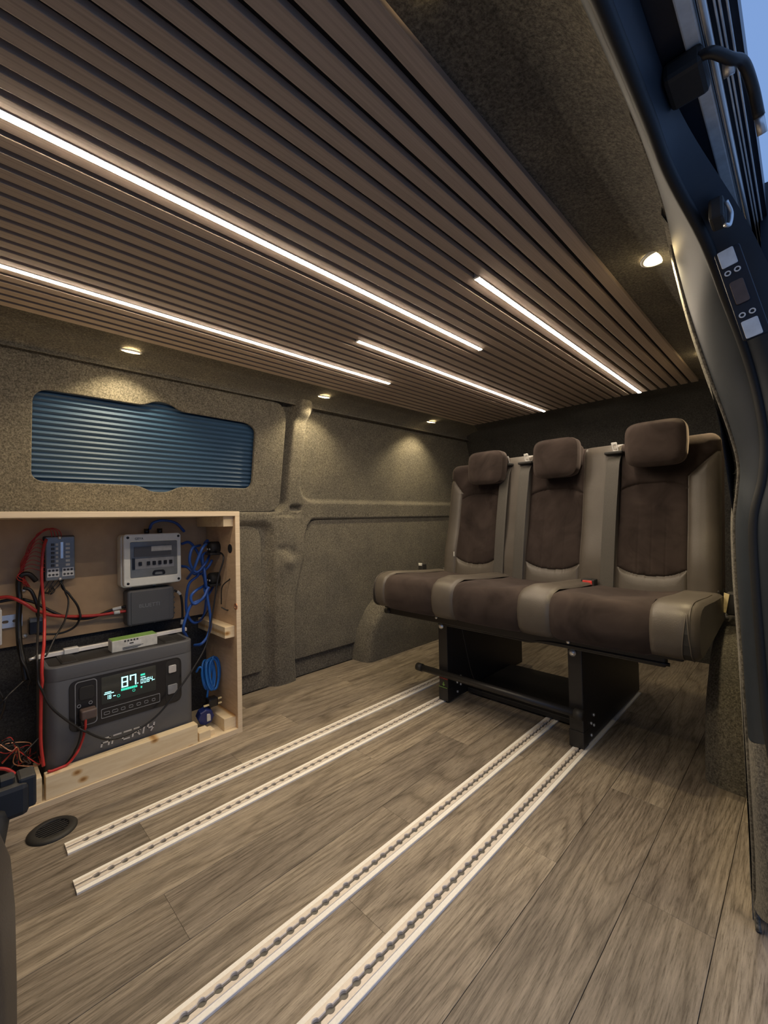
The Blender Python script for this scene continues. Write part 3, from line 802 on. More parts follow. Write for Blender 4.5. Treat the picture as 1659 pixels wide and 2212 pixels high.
# release bar with its jog
MB().tube([(1.440, 1.095, .336), (1.4400, .80, .336), (1.4385, .72, .336), (1.436, .68, .344), (1.434, .62, .349), (1.434, .56, .349), (1.434, .40, .349), (1.434, .29, .349)], .0055, 8, 5).obj('release_bar', 'blackmetal', seat, True)
fb = MB().tube([(1.440, 1.215, .128), (1.440, .560, .128)], .0135, 14, smooth=False).obj('foot_bar', 'blackmetal', seat, True)
for ya, yb2 in ((1.212, 1.24), (.563, .535)):
    MB().tube([(1.440, ya, .128), (1.440, yb2, .128)], .0165, 14, smooth=False).obj('bar_cap', 'blackplastic', fb, True)
MB().tube([(1.52, 1.06, .33), (1.56, 1.04, .12), (1.60, 1.02, .03)], .002, 6).obj('release_cable', 'blackcable', seat, True)
MB().box(1.60, .59, .0095, 2.0, 1.09, .03, .003).obj('base_tray', 'blackmetal', seat)
# recliner brackets at both ends
for yy in (.225, 1.365):
    MB().box(1.80, yy-.012, .412, 1.90, yy+.004, .52, .006).obj('recliner_bracket', 'blackmetal', seat)
    MB().lathe([(.010, 0), (.010, .012), (.006, .016)], (1.84, yy-.012, .430), (0, -1, 0), 12).obj('bolt', 'steel', seat, True)
# buckles
def buckle(p, ax, nm='buckle', btn=True):
    o = MB().box(-.018, -.011, -.045, .018, .011, .0, .004, 2, frame(p, Vector((0, -1, 0)), ax)).obj(nm, 'blackplastic', seat)
    return o
b1 = MB().box(1.735, .590, .498, 1.775, .640, .530, .004, 2).obj('buckle', 'blackplastic', seat)
MB().box(1.7335, .598, .507, 1.7375, .634, .526, .002, 2).obj('buckle_button', 'redbtn', b1)
MB().box(1.736, .600, .526, 1.760, .634, .531, .001, 1).obj('buckle_top', 'blackplastic', b1)
b2 = MB().box(1.70, 1.415, .50, 1.735, 1.445, .545, .005, 2).obj('buckle', 'blackplastic', seat)
MB().box(1.698, 1.419, .535, 1.703, 1.441, .549, .001, 1).obj('buckle_plate', 'card', b2)
b3 = MB().box(1.80, .155, .44, 1.85, .20, .515, .006, 2).obj('buckle', 'blackplastic', seat)
link_mesh('anchor_strap', prism([[(-.002, .0), (.006, 0), (.016, .062), (.002, .066)]], .002, .0005, frame((1.797, .206, .448), (0, -1, 0), (0, 0, 1))), 'cream', False, b3)
MB().box(1.796, .160, .503, 1.802, .178, .515, .001, 1).obj('buckle_button', 'redbtn', b3)
# small label tag on the far bolster
MB().box(1.786, 1.277, .585, 1.789, 1.281, .608).obj('fabric_tag', 'white', seat)
# strap hanging behind the backrest
st = MB().tube([(2.46, 1.50, 1.20), (2.45, 1.52, 1.14), (2.46, 1.525, 1.06), (2.47, 1.52, .98)], .010, 8).obj('grab_strap', 'blackcable', None, True)
tag(st, 'black grab strap hanging behind the bench seat backrest', 'strap')

# ================================================================== PLYWOOD CABINET WITH THE ELECTRICS
YF, YBK = 1.515, 1.775
cab = thing('plywood_cabinet', 'open plywood cabinet with brown back board holding the electrical equipment', 'cabinet', (.10, 1.65, 0))
CX0 = -.62
MB().box(CX0, YF, .802, .756, 1.797, .820, .0006, 1).obj('top_panel', 'ply', cab)
MB().box(.738, YF, .0, .756, 1.797, .802, .0006, 1).obj('side_panel', 'plyin', cab)
MB().box(.7385, YF-.0012, .0, .7555, YF+.0004, .8195).obj('side_edging', 'plyedge', cab)
MB().box(CX0, YF-.0012, .8035, .7385, YF+.0004, .8195).obj('top_edging', 'plyedge', cab)
MB().box(CX0, YF, .0005, .738, 1.80, .018, .0006, 1).obj('base_panel', 'ply', cab)
MB().box(CX0, YF-.0012, .0008, .7385, YF+.0004, .0175).obj('base_edging', 'plyedge', cab)
MB().box(CX0, YBK, .405, .738, 1.785, .802, .0006, 1).obj('back_board', 'hardboard', cab)
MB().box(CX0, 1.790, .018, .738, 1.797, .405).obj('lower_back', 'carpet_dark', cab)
MB().box(CX0, YF, .0, CX0+.018, 1.80, .802).obj('side_panel', 'plyin', cab)
MB().box(.178, 1.5185, .018, .594, 1.553, .083, .0015, 2).obj('front_batten', 'pine', cab)
MB().box(.118, 1.520, .018, .170, 1.60, .086, .0015, 2).obj('batten_block', 'pine', cab)
for a in ((.700, 1.530, .764, .738, 1.775, .802), (.700, 1.530, .352, .738, 1.775, .394), (.693, 1.530, .018, .738, 1.70, .062)):
    MB().box(*a, .0015, 2).obj('batten_block', 'pine', cab)
MB().box(.600, 1.522, .018, .640, 1.570, .047, .001, 1).obj('batten_block', 'pine', cab)
MB().box(.642, 1.535, .018, .660, 1.572, .038, .001, 1).obj('batten_block', 'pine', cab)
MB().lathe([(.017, 0), (.017, .0012), (.001, .0012)], onX(497, 1185, .7378), (-1, 0, 0), 20).obj('cable_grommet', 'rubber', cab)

# ---- power station
psx0, psx1, psy0, psy1, psz0, psz1 = .184, .599, 1.560, 1.788, .018, .362
ps = thing('power_station', 'dark grey portable power station with a lit display reading 87', 'power station', ((psx0+psx1)/2, 1.68, psz0))
PLAN = lambda z: frame((0, 0, z), (1, 0, 0), (0, 1, 0))
body = prism([rrect(psx0, psy0, psx1, psy1, .030, 8)], psz1-psz0-.03, .006, PLAN((psz0+psz1-.03)/2))
link_mesh('body', body, 'psgrey', False, ps)
rim = prism([rrect(psx0, psy0, psx1, psy1, .030, 8), rrect(psx0+.014, psy0+.020, psx1-.014, psy1-.014, .02, 8)[::-1]], .046, .004, PLAN(psz1-.018))
link_mesh('top_rim', rim, 'psgrey', False, ps)
link_mesh('top_tray', prism([rrect(psx0+.012, psy0+.018, psx1-.012, psy1-.012, .02, 8)], .004, 0, PLAN(psz1+.0025)), 'blackplastic', False, ps)
for xa, xb in ((psx0+.040, psx0+.085), (psx1-.085, psx1-.040)):
    MB().box(xa, psy0+.03, psz1-.012, xb, psy1-.03, psz1+.008, .006, 2).obj('carry_handle', 'blackplastic', ps)
FP = FRONT((0, psy0-.0006, 0))
ov = roundpoly([(.236, .160), (.262, .160), (.345, .160), (.556, .166), (.556, .318), (.300, .318), (.236, .300)], [.02, .01, .01, .022, .022, .03, .03], 6)
ov = roundpoly([(.238, .166), (.556, .166), (.556, .318), (.238, .318)], .024, 7)
link_mesh('control_panel', prism([ov], .0024, .0008, FP), 'psblack', False, ps)
FQ = FRONT((0, psy0-.0022, 0))
scr = link_mesh('display', prism([rrect(.319, .226, .474, .309, .003, 3)], .0016, .0004, FQ), 'lcd', False, ps)
SEG = {'0': 'abcdef', '1': 'bc', '7': 'abcf', '8': 'abcdefg', '4': 'fgbc', '6': 'acdefg', '5': 'acdfg'}
def seven(mb, txt, x, z, w_, h_, t_, gap, Fm):
    for ch in txt:
        S = {'a': (x, z+h_-t_, x+w_, z+h_), 'g': (x, z+h_/2-t_/2, x+w_, z+h_/2+t_/2), 'd': (x, z, x+w_, z+t_), 'f': (x, z+h_/2, x+t_, z+h_), 'b': (x+w_-t_, z+h_/2, x+w_, z+h_), 'e': (x, z, x+t_, z+h_/2), 'c': (x+w_-t_, z, x+w_, z+h_/2)}
        for s in SEG.get(ch, ''):
            a = S[s]; mb.box(a[0]+.0003, a[1]+.0003, -.0002, a[2]-.0003, a[3]-.0003, .0002, mat=Fm)
        x += w_+gap
FD_ = FRONT((0, psy0-.0034, 0))
for k, c_ in enumerate('87'): mb = MB(); seven(mb, c_, .373+k*.0235, .262, .019, .034, .0042, .0045, FD_); mb.obj('display_digit', 'cyan', scr)
for k, c_ in enumerate('0084'): mb = MB(); seven(mb, c_, .428+k*.0094, .260, .0072, .0150, .002, .0022, FD_); mb.obj('display_digit', 'cyan', scr)
for k, c_ in enumerate('18'): mb = MB(); seven(mb, c_, .331+k*.0080, .238, .0060, .0125, .0018, .002, FD_); mb.obj('display_digit', 'cyan', scr)
mb = MB()
for a in ((.418, .263, .421, .266), (.326, .254, .352, .2565), (.328, .259, .345, .261), (.350, .243, .357, .245), (.428, .279, .442, .281), (.464, .262, .470, .264)): mb.box(a[0], a[1], -.0002, a[2], a[3], .0002, mat=FD_)
mb.obj('display_symbols', 'cyan', scr)
mb = MB()
for k in range(8): mb.box(.372+k*.0058, .2525, -.0002, .3772+k*.0058, .2595, .0002, mat=FD_)
mb.box(.428, .285, -.0002, .441, .291, .0002, mat=FD_); mb.box(.428, .246, -.0002, .432, .252, .0002, mat=FD_)
for cx, cz in ((.365, .2405), (.408, .2450)):
    mb.frommesh(prism([circ(cx, cz, .0042, 16), circ(cx, cz, .0032, 16)[::-1]], .0004, 0, FD_))
mb.obj('display_bar', 'lcdgreen', scr)
# buttons and ports
bt = link_mesh('button_frame', prism([rrect(.504, .172, .549, .312, .012, 5)], .0012, .0003, FQ), 'blackplastic', False, ps)
for cx, cz, rr, mt in ((.5255, .283, .0125, 'steel'), (.5255, .215, .0155, 'grey')):
    link_mesh('button', prism([rrect(cx-rr, cz-rr, cx+rr, cz+rr, .004, 4)], .005, .001, FRONT((0, psy0-.004, 0))), mt, False, ps)
fr = link_mesh('socket_frame', prism([rrect(.252, .178, .308, .312, .010, 5), rrect(.254, .180, .306, .310, .009, 5)[::-1]], .0016, 0, FQ), 'grey', False, ps)
link_mesh('car_socket', prism([rrect(.262, .255, .300, .295, .008, 5)], .005, .0012, FRONT((0, psy0-.003, 0))), 'blackplastic', False, ps)
for cx, cz in ((.262, .240), (.291, .2425)):
    link_mesh('dc_port', prism([circ(cx, cz, .0052), circ(cx, cz, .0035)[::-1]], .002, 0, FQ), 'grey', False, ps)
pl_ = MB().box(.262, psy0-.034, .204, .302, psy0-.002, .232, .005, 3).obj('plug', 'brownplug', ps)
ub = link_mesh('usb_strip', prism([rrect(.318, .183, .486, .212, .003, 3), rrect(.3195, .1845, .4845, .2105, .0025, 3)[::-1]], .0014, 0, FQ), 'grey', False, ps)
for k, wd in enumerate((.016, .016, .012, .012, .012, .012, .010)):
    cx = .333+k*.0222
    link_mesh('usb_port', prism([rrect(cx-wd/2, .192, cx+wd/2, .201, .0025, 3), rrect(cx-wd/2+.0012, .1932, cx+wd/2-.0012, .1998, .0018, 3)[::-1]], .002, 0, FQ), 'grey', False, ps)
# stylised word on the front
def strokes(polys, x, z, s, w_, mb, Fm):
    for pl in polys:
        for a, b in zip(pl[:-1], pl[1:]):
            pa = Vector((x+a[0]*s+a[1]*s*.18, z+a[1]*s)); pb = Vector((x+b[0]*s+b[1]*s*.18, z+b[1]*s)); d = (pb-pa); n_ = Vector((-d.y, d.x)).normalized()*w_/2; e = d.normalized()*w_*.4
            q = [pa-n_-e, pb-n_+e, pb+n_+e, pa+n_-e]
            mb.add([Fm @ Vector((p.x, p.y, .0)) for p in q], [(0, 1, 2, 3)])
LET = {'A': [[(0, 0), (0, .45)], [(0, .45), (.85, .45)], [(.1, 1), (.85, 1), (.85, 0)]], 'F': [[(0, 0), (0, .45), (.75, .45)], [(.05, 1), (.9, 1)]], 'E': [[(.05, 1), (.9, 1)], [(0, .5), (.8, .5)], [(0, .5), (0, 0), (.85, 0)]],
       'R': [[(0, 0), (0, .45)], [(.05, 1), (.85, 1), (.85, .48), (0, .48)], [(.55, .45), (.9, 0)]], 'I': [[(.1, 0), (.1, 1)]], 'Y': [[(0, 1), (0, .5), (.8, .5)], [(.8, 1), (.8, .5), (.55, 0)]]}
mb = MB(); cx = .318
for ch in 'AFERIY':
    strokes(LET[ch], cx, .098, .0225, .0046, mb, FRONT((0, psy0-.0012, 0))); cx += .0138 if ch == 'I' else .0285
mb.obj('logo_lettering', 'logo', ps)

# ---- things on top of the power station
zt_ = psz1+.0078
ab = thing('aluminium_profile', 'long aluminium strip profile lying across the power station top', 'metal strip', (.39, 1.70, zt_))
MB().box(.176, 1.690, zt_, .625, 1.706, zt_+.012, .001, 1).obj('bar', 'alu', ab)
MB().box(.245, 1.682, zt_, .285, 1.709, zt_+.017, .002, 1).obj('clip', 'white', ab)
MB().tube([(.176, 1.697, zt_+.006), (.160, 1.69, zt_+.004)], .005, 8, smooth=False).obj('terminal', 'steel', ab, True)
bx0 = onY(242, 1411, 1.600); bx1 = onY(340, 1393, 1.600)
cb = thing('cardboard_box', 'small pale card box with green lid lying on the power station', 'box', ((bx0.x+bx1.x)/2, 1.625, zt_))
zb0 = psz1+.0046
MB().box(bx0.x, 1.600, zb0, bx1.x, 1.650, zb0+.036, .0008, 1).obj('carton', 'card', cb)
MB().box(bx0.x+.001, 1.601, zb0+.0355, bx1.x-.001, 1.649, zb0+.0375, .0005, 1).obj('lid', 'green', cb)
MB().box(bx0.x+.045, 1.5994, zb0+.015, bx0.x+.085, 1.6002, zb0+.026).obj('address_label', 'white', cb)
mb = MB()
for k in range(5): mb.box(bx0.x+.035+k*.009, 1.5990, zb0+.028, bx0.x+.040+k*.009, 1.6001, zb0+.033)
for k in range(3): mb.box(bx0.x+.03, 1.5990, zb0+.004+k*.003, bx0.x+.075+.008*k, 1.6001, zb0+.005+k*.003)
mb.box(bx0.x+.05, 1.5988, zb0+.019, bx0.x+.062, 1.6, zb0+.023)
mb.obj('print', 'print', cb)

# ---- fuse box
FBK = lambda y: FRONT((0, y, 0))
fx0, fx1, fz0, fz1 = .207, .285, .602, .744
fb = thing('fuse_box', 'clear covered fuse box with white labels on the brown board', 'fuse box', ((fx0+fx1)/2, YBK, fz0))
link_mesh('base', prism([rrect(fx0-.003, fz0-.002, fx1+.003, fz1+.002, .004, 3)], .012, .001, FBK(1.769)), 'blackplastic', False, fb)
link_mesh('cover', prism([rrect(fx0, fz0, fx1, fz1, .005, 4)], .026, .003, FBK(1.751)), 'clearcover', False, fb)
yf_ = 1.7375
for k in range(6):
    for xa, xb, mt in ((fx0+.014, fx0+.023, 'print'), (fx0+.026, fx0+.033, 'card'), (fx0+.052, fx0+.064, 'card')):
        zz = fz0+.045+k*.0135
        MB().box(xa, yf_-.001, zz, xb, yf_+.001, zz+.008, .0005, 1).obj('fuse', mt, fb)
MB().box(fx0+.038, yf_-.001, fz0+.07, fx0+.047, yf_+.001, fz0+.125, .001, 1).obj('bus_bar', 'steel', fb)
for xa in (fx0+.004, fx0+.043):
    lbm = MB().box(xa, yf_-.0012, fz0+.012, xa+.031, yf_+.001, fz0+.040).obj('label_sticker', 'white', fb)
    mb = MB()
    for i in range(3):
        for j in range(2): mb.frommesh(prism([circ(xa+.006+i*.0095, fz0+.019+j*.014, .0036, 10)], .0006, 0, FBK(yf_-.0015)))
    mb.obj('symbols', 'print', lbm)
for zz in (fz0+.004, fz1-.004):
    MB().lathe([(.005, 0), (.005, .003), (.001, .004)], ((fx0+fx1)/2-.002, yf_+.001, zz), (0, -1, 0), 12).obj('screw', 'steel', fb, True)

# ---- consumer unit (breaker enclosure)
cx0, cx1, cz0, cz1 = .418, .612, .558, .744
cu_ = thing('breaker_box', 'pale grey breaker enclosure with smoked window above the black charger', 'breaker box', ((cx0+cx1)/2, YBK, cz0))
link_mesh('back_case', prism([rrect(cx0-.004, cz0-.004, cx1-.004, cz1-.002, .014, 6)], .050, .004, FBK(1.748)), 'offwhite', False, cu_)
link_mesh('front_cover', prism([rrect(cx0, cz0, cx1, cz1, .012, 6), rrect(cx0+.022, cz0+.030, cx1-.014, cz1-.028, .004, 4)[::-1]], .022, .004, FBK(1.714)), 'offwhite', False, cu_)
wn = link_mesh('smoked_window', prism([rrect(cx0+.021, cz0+.029, cx1-.013, cz1-.027, .004, 4)], .012, .002, FBK(1.7125)), 'clearcover', False, cu_)
yq = 1.7058
for k, (xa, xb, za, zb, mt) in enumerate(((.034, .168, .060, .098, 'grey'), (.034, .158, .104, .140, 'psgrey'), (.090, .160, .122, .140, 'card'), (.028, .036, .06, .10, 'psblack'))):
    MB().box(cx0+xa, yq-.0008*(k+1), cz0+za, cx0+xb, yq+.001, cz0+zb).obj('breaker_row', mt, wn)
for k in range(6):
    xa = cx0+.048+k*.019+(.008 if k > 0 else 0)
    MB().box(xa, yq-.006, cz0+.072, xa+.010, yq, cz0+.086, .001, 1).obj('breaker_lever', 'psblack', wn)
link_mesh('latch', prism([roundpoly([(.510, cz0+.034), (.556, cz0+.034), (.552, cz0+.052), (.514, cz0+.052)], .008, 4), roundpoly([(.518, cz0+.036), (.548, cz0+.036), (.545, cz0+.046), (.521, cz0+.046)], .004, 3)[::-1]], .003, .0005, FBK(1.7045)), 'psblack', False, wn)
for xa in (cx0+.014, cx1-.010):
    for zz in (cz0+.012, cz1-.012):
        MB().lathe([(.0048, 0), (.0042, .0015), (.001, .0015)], (xa, 1.7032, zz), (0, -1, 0), 12).obj('screw', 'psblack', cu_, True)
link_mesh('brand_print', text_mesh('GEYA', .011, FRONT((cx0+.036, 1.7026, cz1-.020))), 'print', False, cu_)
for xa in (.505, .550):
    MB().tube([(xa, 1.745, cz1-.004), (xa, 1.745, cz1+.018)], .009, 10, smooth=False).obj('cable_gland', 'psblack', cu_, True)
for zz in (.70, .615):
    MB().tube([(cx1-.008, 1.745, zz), (cx1+.012, 1.745, zz)], .008, 10, smooth=False).obj('cable_gland', 'psblack', cu_, True)
# ---- charger below it
gx0, gx1, gz0, gz1 = .432, .590, .416, .5425
ch = thing('dc_charger', 'black rounded charger box lettered in dark print below the breaker enclosure', 'charger', ((gx0+gx1)/2, YBK, gz0))
link_mesh('case', prism([rrect(gx0, gz0, gx1, gz1, .012, 6)], .056, .006, FBK(1.745)), 'psgrey', False, ch)
link_mesh('face_plate', prism([rrect(gx0+.012, gz0+.006, gx1-.018, gz1-.006, .006, 4)], .003, .001, FBK(1.7165)), 'psblack' if False else 'grey', False, ch) if False else link_mesh('face_plate', prism([rrect(gx0+.012, gz0+.006, gx1-.018, gz1-.006, .006, 4)], .003, .001, FBK(1.7165)), 'psgrey', False, ch)
link_mesh('brand_print', text_mesh('BLUETTI', .019, FRONT((gx0+.036, 1.7146, gz0+.062))), 'grey', False, ch)
for xa, zz in ((gx0+.025, gz1+.0050), (gx0+.105, gz1+.0050), (gx0+.025, gz0-.006), (gx0+.105, gz0-.006)):
    MB().lathe([(.0055, 0), (.0055, .003), (.001, .004)], (xa, YBK-.001, zz), (0, -1, 0), 12).obj('screw', 'steel', ch, True)
for s in range(5):
    MB().box(gx1-.002, 1.722, gz0+.02+s*.02, gx1+.004, 1.768, gz0+.026+s*.02, .001, 1).obj('cooling_fin', 'psgrey', ch)

# ---- DIN rail with breaker at the cut-off side of the board
dr = thing('din_rail', 'short perforated steel rail with a white breaker on the board', 'mounting rail', (.09, YBK, .49))
link_mesh('rail_strip', prism([[(.04, .470), (.152, .470), (.152, .502), (.04, .502)]]+[rrect(xa, .481, xa+.015, .490, .004, 4)[::-1] for xa in (.104, .128)], .0014, 0, FRONT((0, YBK-.0075, 0))), 'steel', False, dr)
for za in (.466, .500): MB().box(.04, YBK-.0085, za, .152, YBK+.0005, za+.006, .0005, 1).obj('rail_flange', 'steel', dr)
bk = MB().box(.045, 1.700, .43, .100, YBK-.008, .535, .003, 2).obj('breaker', 'white', dr)
MB().box(.060, 1.690, .475, .080, 1.705, .49, .002, 1).obj('breaker_switch', 'psblack', bk)
MB().box(.060, 1.6985, .440, .095, 1.702, .450).obj('red_marking', 'redbtn', bk)
# ---- small relay block and clips on the board
rb = thing('relay_block', 'small black relay with clear top screwed to the board corner', 'relay', (.19, YBK, .44))
p = onY(75, 1352, 1.755)
MB().box(p.x-.016, 1.74, p.z-.024, p.x+.022, YBK, p.z+.022, .003, 2).obj('relay_body', 'psblack', rb)
MB().box(p.x-.014, 1.738, p.z+.014, p.x+.018, 1.765, p.z+.028, .002, 1).obj('relay_cap', 'clearcover', rb)
for k, (px, py) in enumerate(((51, 1275), (54, 1374))):
    q = onY(px, py, 1.768)
    o = MB().lathe([(.0075, 0), (.0075, .004), (.002, .006)], (q.x, YBK-.001, q.z), (0, -1, 0), 14).obj('screw_washer', 'steel', None, True)
    tag(o, ['round silver screw in the back board beside the fuse box wires', 'round silver screw in the back board near its bottom edge'][k], 'screw', 'screws in the back board')
# ---- socket backs on the side panel
for k, (px, py) in enumerate(((478, 1183), (478, 1250))):
    q = onX(px, py, .737)
    so = thing('socket_back', ['black round socket housing on the cabinet side panel under the top block', 'lower black round socket housing on the cabinet side panel above the middle block'][k], 'socket', (.737, q.y, q.z), 'sockets in the cabinet side')
    MB().lathe([(.024, 0), (.024, .030), (.021, .036), (.001, .037)], (.7375, q.y+.03, q.z), (-1, 0, 0), 24).obj('housing', 'blackplastic', so, True)
    MB().box(.695, q.y+.005, q.z-.028, .7375, q.y+.055, q.z-.018, .003, 2).obj('terminal_cover', 'blackplastic', so)
    for d in (-.010, .012): MB().lathe([(.004, 0), (.004, .003), (.001, .0035)], (.701, q.y+.03+d, q.z-.005), (-1, 0, 0), 10).obj('screw', 'steel', so, True)
q = onX(510, 1310, .7375)
co = tag(MB().lathe([(.012, 0), (.012, .003), (.008, .003), (.008, .0005)], q, (-1, 0, 0), 20, False).obj('cable_grommet', 'copper', None, True), 'copper coloured ring round a cable hole in the cabinet side', 'grommet')

# ---- cables (screen paths laid out at their own depth inside the cabinet)
CABLES = []; SLEEVES = []
def cable(name, pts, r, mat, label, group=None, n=8, pin=(True, True)):
    CABLES.append(dict(name=name, P=[onY(a, b, c) for a, b, c in pts], r=r, mat=mat, label=label, group=group, n=n, pin=pin)); return len(CABLES)-1
def sleeve(ci, a, b, label, group): SLEEVES.append((ci, a, b, label, group))
def lay_cables():
    '''sample every cable evenly, then push the runs apart until none goes through another or through the fittings'''
    from mathutils.kdtree import KDTree
    OB = [(CX0, 1.775, .404, .75, 1.86, .802), (.738, 1.4, 0, .80, 1.86, .82), (CX0, 1.790, 0, .75, 1.86, .41), (CX0, 1.515, -.02, .75, 1.8, .018),
          (psx0, psy0, psz0, psx1, psy1, psz1+.005), (.178, 1.5185, .018, .594, 1.553, .083), (.118, 1.520, .018, .170, 1.60, .086),
          (.700, 1.53, .764, .80, 1.80, .802), (.700, 1.53, .352, .80, 1.80, .394), (.693, 1.53, .018, .80, 1.70, .062), (.600, 1.522, .018, .640, 1.570, .047),
          (fx0-.003, 1.738, fz0-.002, fx1+.003, 1.775, fz1+.002), (cx0-.004, 1.703, cz0-.004, cx1, 1.775, cz1), (gx0, 1.714, gz0, gx1+.004, 1.775, gz1),
          (.262, psy0-.034, .204, .302, psy0, .232), (.06, 1.612, .018, .165, 1.74, .075), (.045, 1.690, .43, .100, 1.775, .535), (.176, 1.688, zt_, .625, 1.708, zt_+.012),
          (bx0.x, 1.598, zb0, bx1.x, 1.651, zb0+.038)]+CAB_OB
    pts = []; rad = []; cid = []; wgt = []; near = []; span = []
    for ci, c in enumerate(CABLES):
        sp = max(.0018, .7*c['r']); Q = crom(c['P'], 14)
        L = sum((Q[i+1]-Q[i]).length for i in range(len(Q)-1)); m = max(8, int(L/sp)); Q = resample(Q, m)
        s0 = len(pts)
        for i, p in enumerate(Q):
            da = i*L/(m-1); db = L-da
            k0 = min(1, max(0, (da-.004)/.02)) if c['pin'][0] else 1; k1 = min(1, max(0, (db-.004)/.02)) if c['pin'][1] else 1
            pts.append(tuple(p)); rad.append(c['r']); cid.append(ci); wgt.append(k0*k1); near.append((c['pin'][0] and da < .016) or (c['pin'][1] and db < .016))
        span.append((s0, len(pts)))
    X = np.array(pts); rad = np.array(rad); cid = np.array(cid); wgt = np.array(wgt); free = ~np.array(near)
    for it in range(384):
        if it % 24 == 0:
            kd = KDTree(len(X))
            for i, p in enumerate(X): kd.insert(p, i)
            kd.balance(); I = []; J = []
            for i in range(len(X)):
                for co, j, d in kd.find_range(X[i], rad[i]+.0125):
                    if j > i and cid[j] != cid[i]: I.append(i); J.append(j)
            I = np.array(I, int); J = np.array(J, int)
        D = np.zeros_like(X); N = np.full(len(X), 1e-9); last = it > 376
        d = X[I]-X[J]; d[:, 1] += 1e-5*np.sign(cid[J]-cid[I]); d[:, 1] *= 1.6
        L = np.maximum(np.linalg.norm(X[I]-X[J], axis=1), 1e-7)
        need = rad[I]+rad[J]+.0007+.35*np.minimum(rad[I], rad[J]); pen = need-L; h_ = pen > 0
        if h_.any():
            i, j = I[h_], J[h_]; u = d[h_]/np.maximum(np.linalg.norm(d[h_], axis=1), 1e-9)[:, None]
            wi = wgt[i]/rad[i]; wj = wgt[j]/rad[j]; tot = wi+wj+1e-9; pe = pen[h_]*.8
            np.add.at(D, i, u*(pe*wi/tot)[:, None]); np.add.at(N, i, 1.0); np.add.at(D, j, -u*(pe*wj/tot)[:, None]); np.add.at(N, j, 1.0)
        D /= np.maximum(N, 1)[:, None]
        for s0, s1 in span:                                  # spread each push along the run so that it bends, not kinks
            for _ in range(3):
                q = D[s0:s1]; e = np.vstack([q[:1], q, q[-1:]]); D[s0:s1] = np.where(np.abs(q) > 0, .5, .5)*q+.25*(e[:-2]+e[2:])
        X += D*(.8 if last else 1.5)*np.maximum(wgt, 0)[:, None]
        for (a, b, c, a2, b2, c2) in OB:
            lo = np.array((a, b, c)); hi = np.array((a2, b2, c2)); rr = (rad+.0004)[:, None]
            ins = np.all((X > lo-rr) & (X < hi+rr), axis=1) & free
            if not ins.any(): continue
            k = np.where(ins)[0]; pl = X[k]-(lo-rr[k]); ph = (hi+rr[k])-X[k]
            pen6 = np.hstack([pl, ph]); ax_ = np.argmin(pen6, axis=1)
            mv = np.zeros((len(k), 3)); rI = np.arange(len(k)); mv[rI, ax_ % 3] = np.where(ax_ < 3, -1, 1)*pen6[rI, ax_]; X[k] += mv*(1.0 if last else .6)
    for ci, c in enumerate(CABLES):
        s0, s1 = span[ci]; Q = [Vector(p) for p in X[s0:s1]]
        for _ in range(1): Q = [Q[0]]+[Q[i-1]*.2+Q[i]*.6+Q[i+1]*.2 for i in range(1, len(Q)-1)]+[Q[-1]]
        c['Q'] = Q
        tag(MB().tube(Q, c['r'], c['n'], smooth=False).obj(c['name'], c['mat'], None, True), c['label'], 'cable', c['group'])
    for ci, a, b, lb, gr in SLEEVES:
        Q = CABLES[ci]['Q']; ia = min(range(len(Q)), key=lambda i: (Q[i]-a).length); ib = min(range(len(Q)), key=lambda i: (Q[i]-b).length)
        ia, ib = min(ia, ib), max(ia, ib); ib = max(ib, ia+2)
        tag(MB().tube(Q[ia:ib+1], CABLES[ci]['r']+.0012, 10, smooth=False).obj('cable_sleeve', 'white', None, True), lb, 'cable sleeve', gr)
CAB_OB = [(p.x-.016, 1.738, p.z-.024, p.x+.022, 1.775, p.z+.028)]
for _px, _py in ((478, 1183), (478, 1250)):
    _q = onX(_px, _py, .737); CAB_OB += [(.693, _q.y+.003, _q.z-.030, .80, _q.y+.057, _q.z+.026)]
B_ = 1.762
cable('battery_cable', [(-12, 1293, 1.74), (20, 1290, 1.73), (50, 1302, 1.72), (85, 1322, 1.72), (130, 1331, 1.73), (200, 1330, 1.745), (272, 1320, 1.735)], .0052, 'red', 'thick red battery cable curving to the black charger', 'thick cables to the charger')
cable('battery_cable', [(-12, 1302, 1.75), (30, 1295, 1.748), (70, 1300, 1.748), (110, 1320, 1.75), (150, 1335, 1.75), (195, 1335, 1.755), (240, 1318, 1.752), (272, 1310, 1.738)], .0048, 'blackcable', 'thick black battery cable curving to the black charger', 'thick cables to the charger')
for k, (a, b) in enumerate((((243, 1317), (261, 1311)), ((246, 1324), (258, 1322)))):
    sleeve(1-k, onY(*a, 1.745), onY(*b, 1.742), ['white marker sleeve on the black cable beside the charger', 'white marker sleeve on the red cable beside the charger'][k], 'white sleeves at the charger')
cable('output_cable', [(376, 1275, 1.745), (388, 1282, 1.74), (393, 1300, 1.735), (394, 1335, 1.73), (390, 1362, 1.73)], .0042, 'blackcable', 'black cable dropping from the side of the charger')
for k, (a, b) in enumerate((((383, 1278), (390, 1285)), ((392, 1338), (391, 1347)))):
    sleeve(2, onY(*a, 1.741), onY(*b, 1.738), ['white sleeve at the top of the charger output cable', 'white sleeve at the bottom of the charger output cable'][k], 'white sleeves on the output cable')
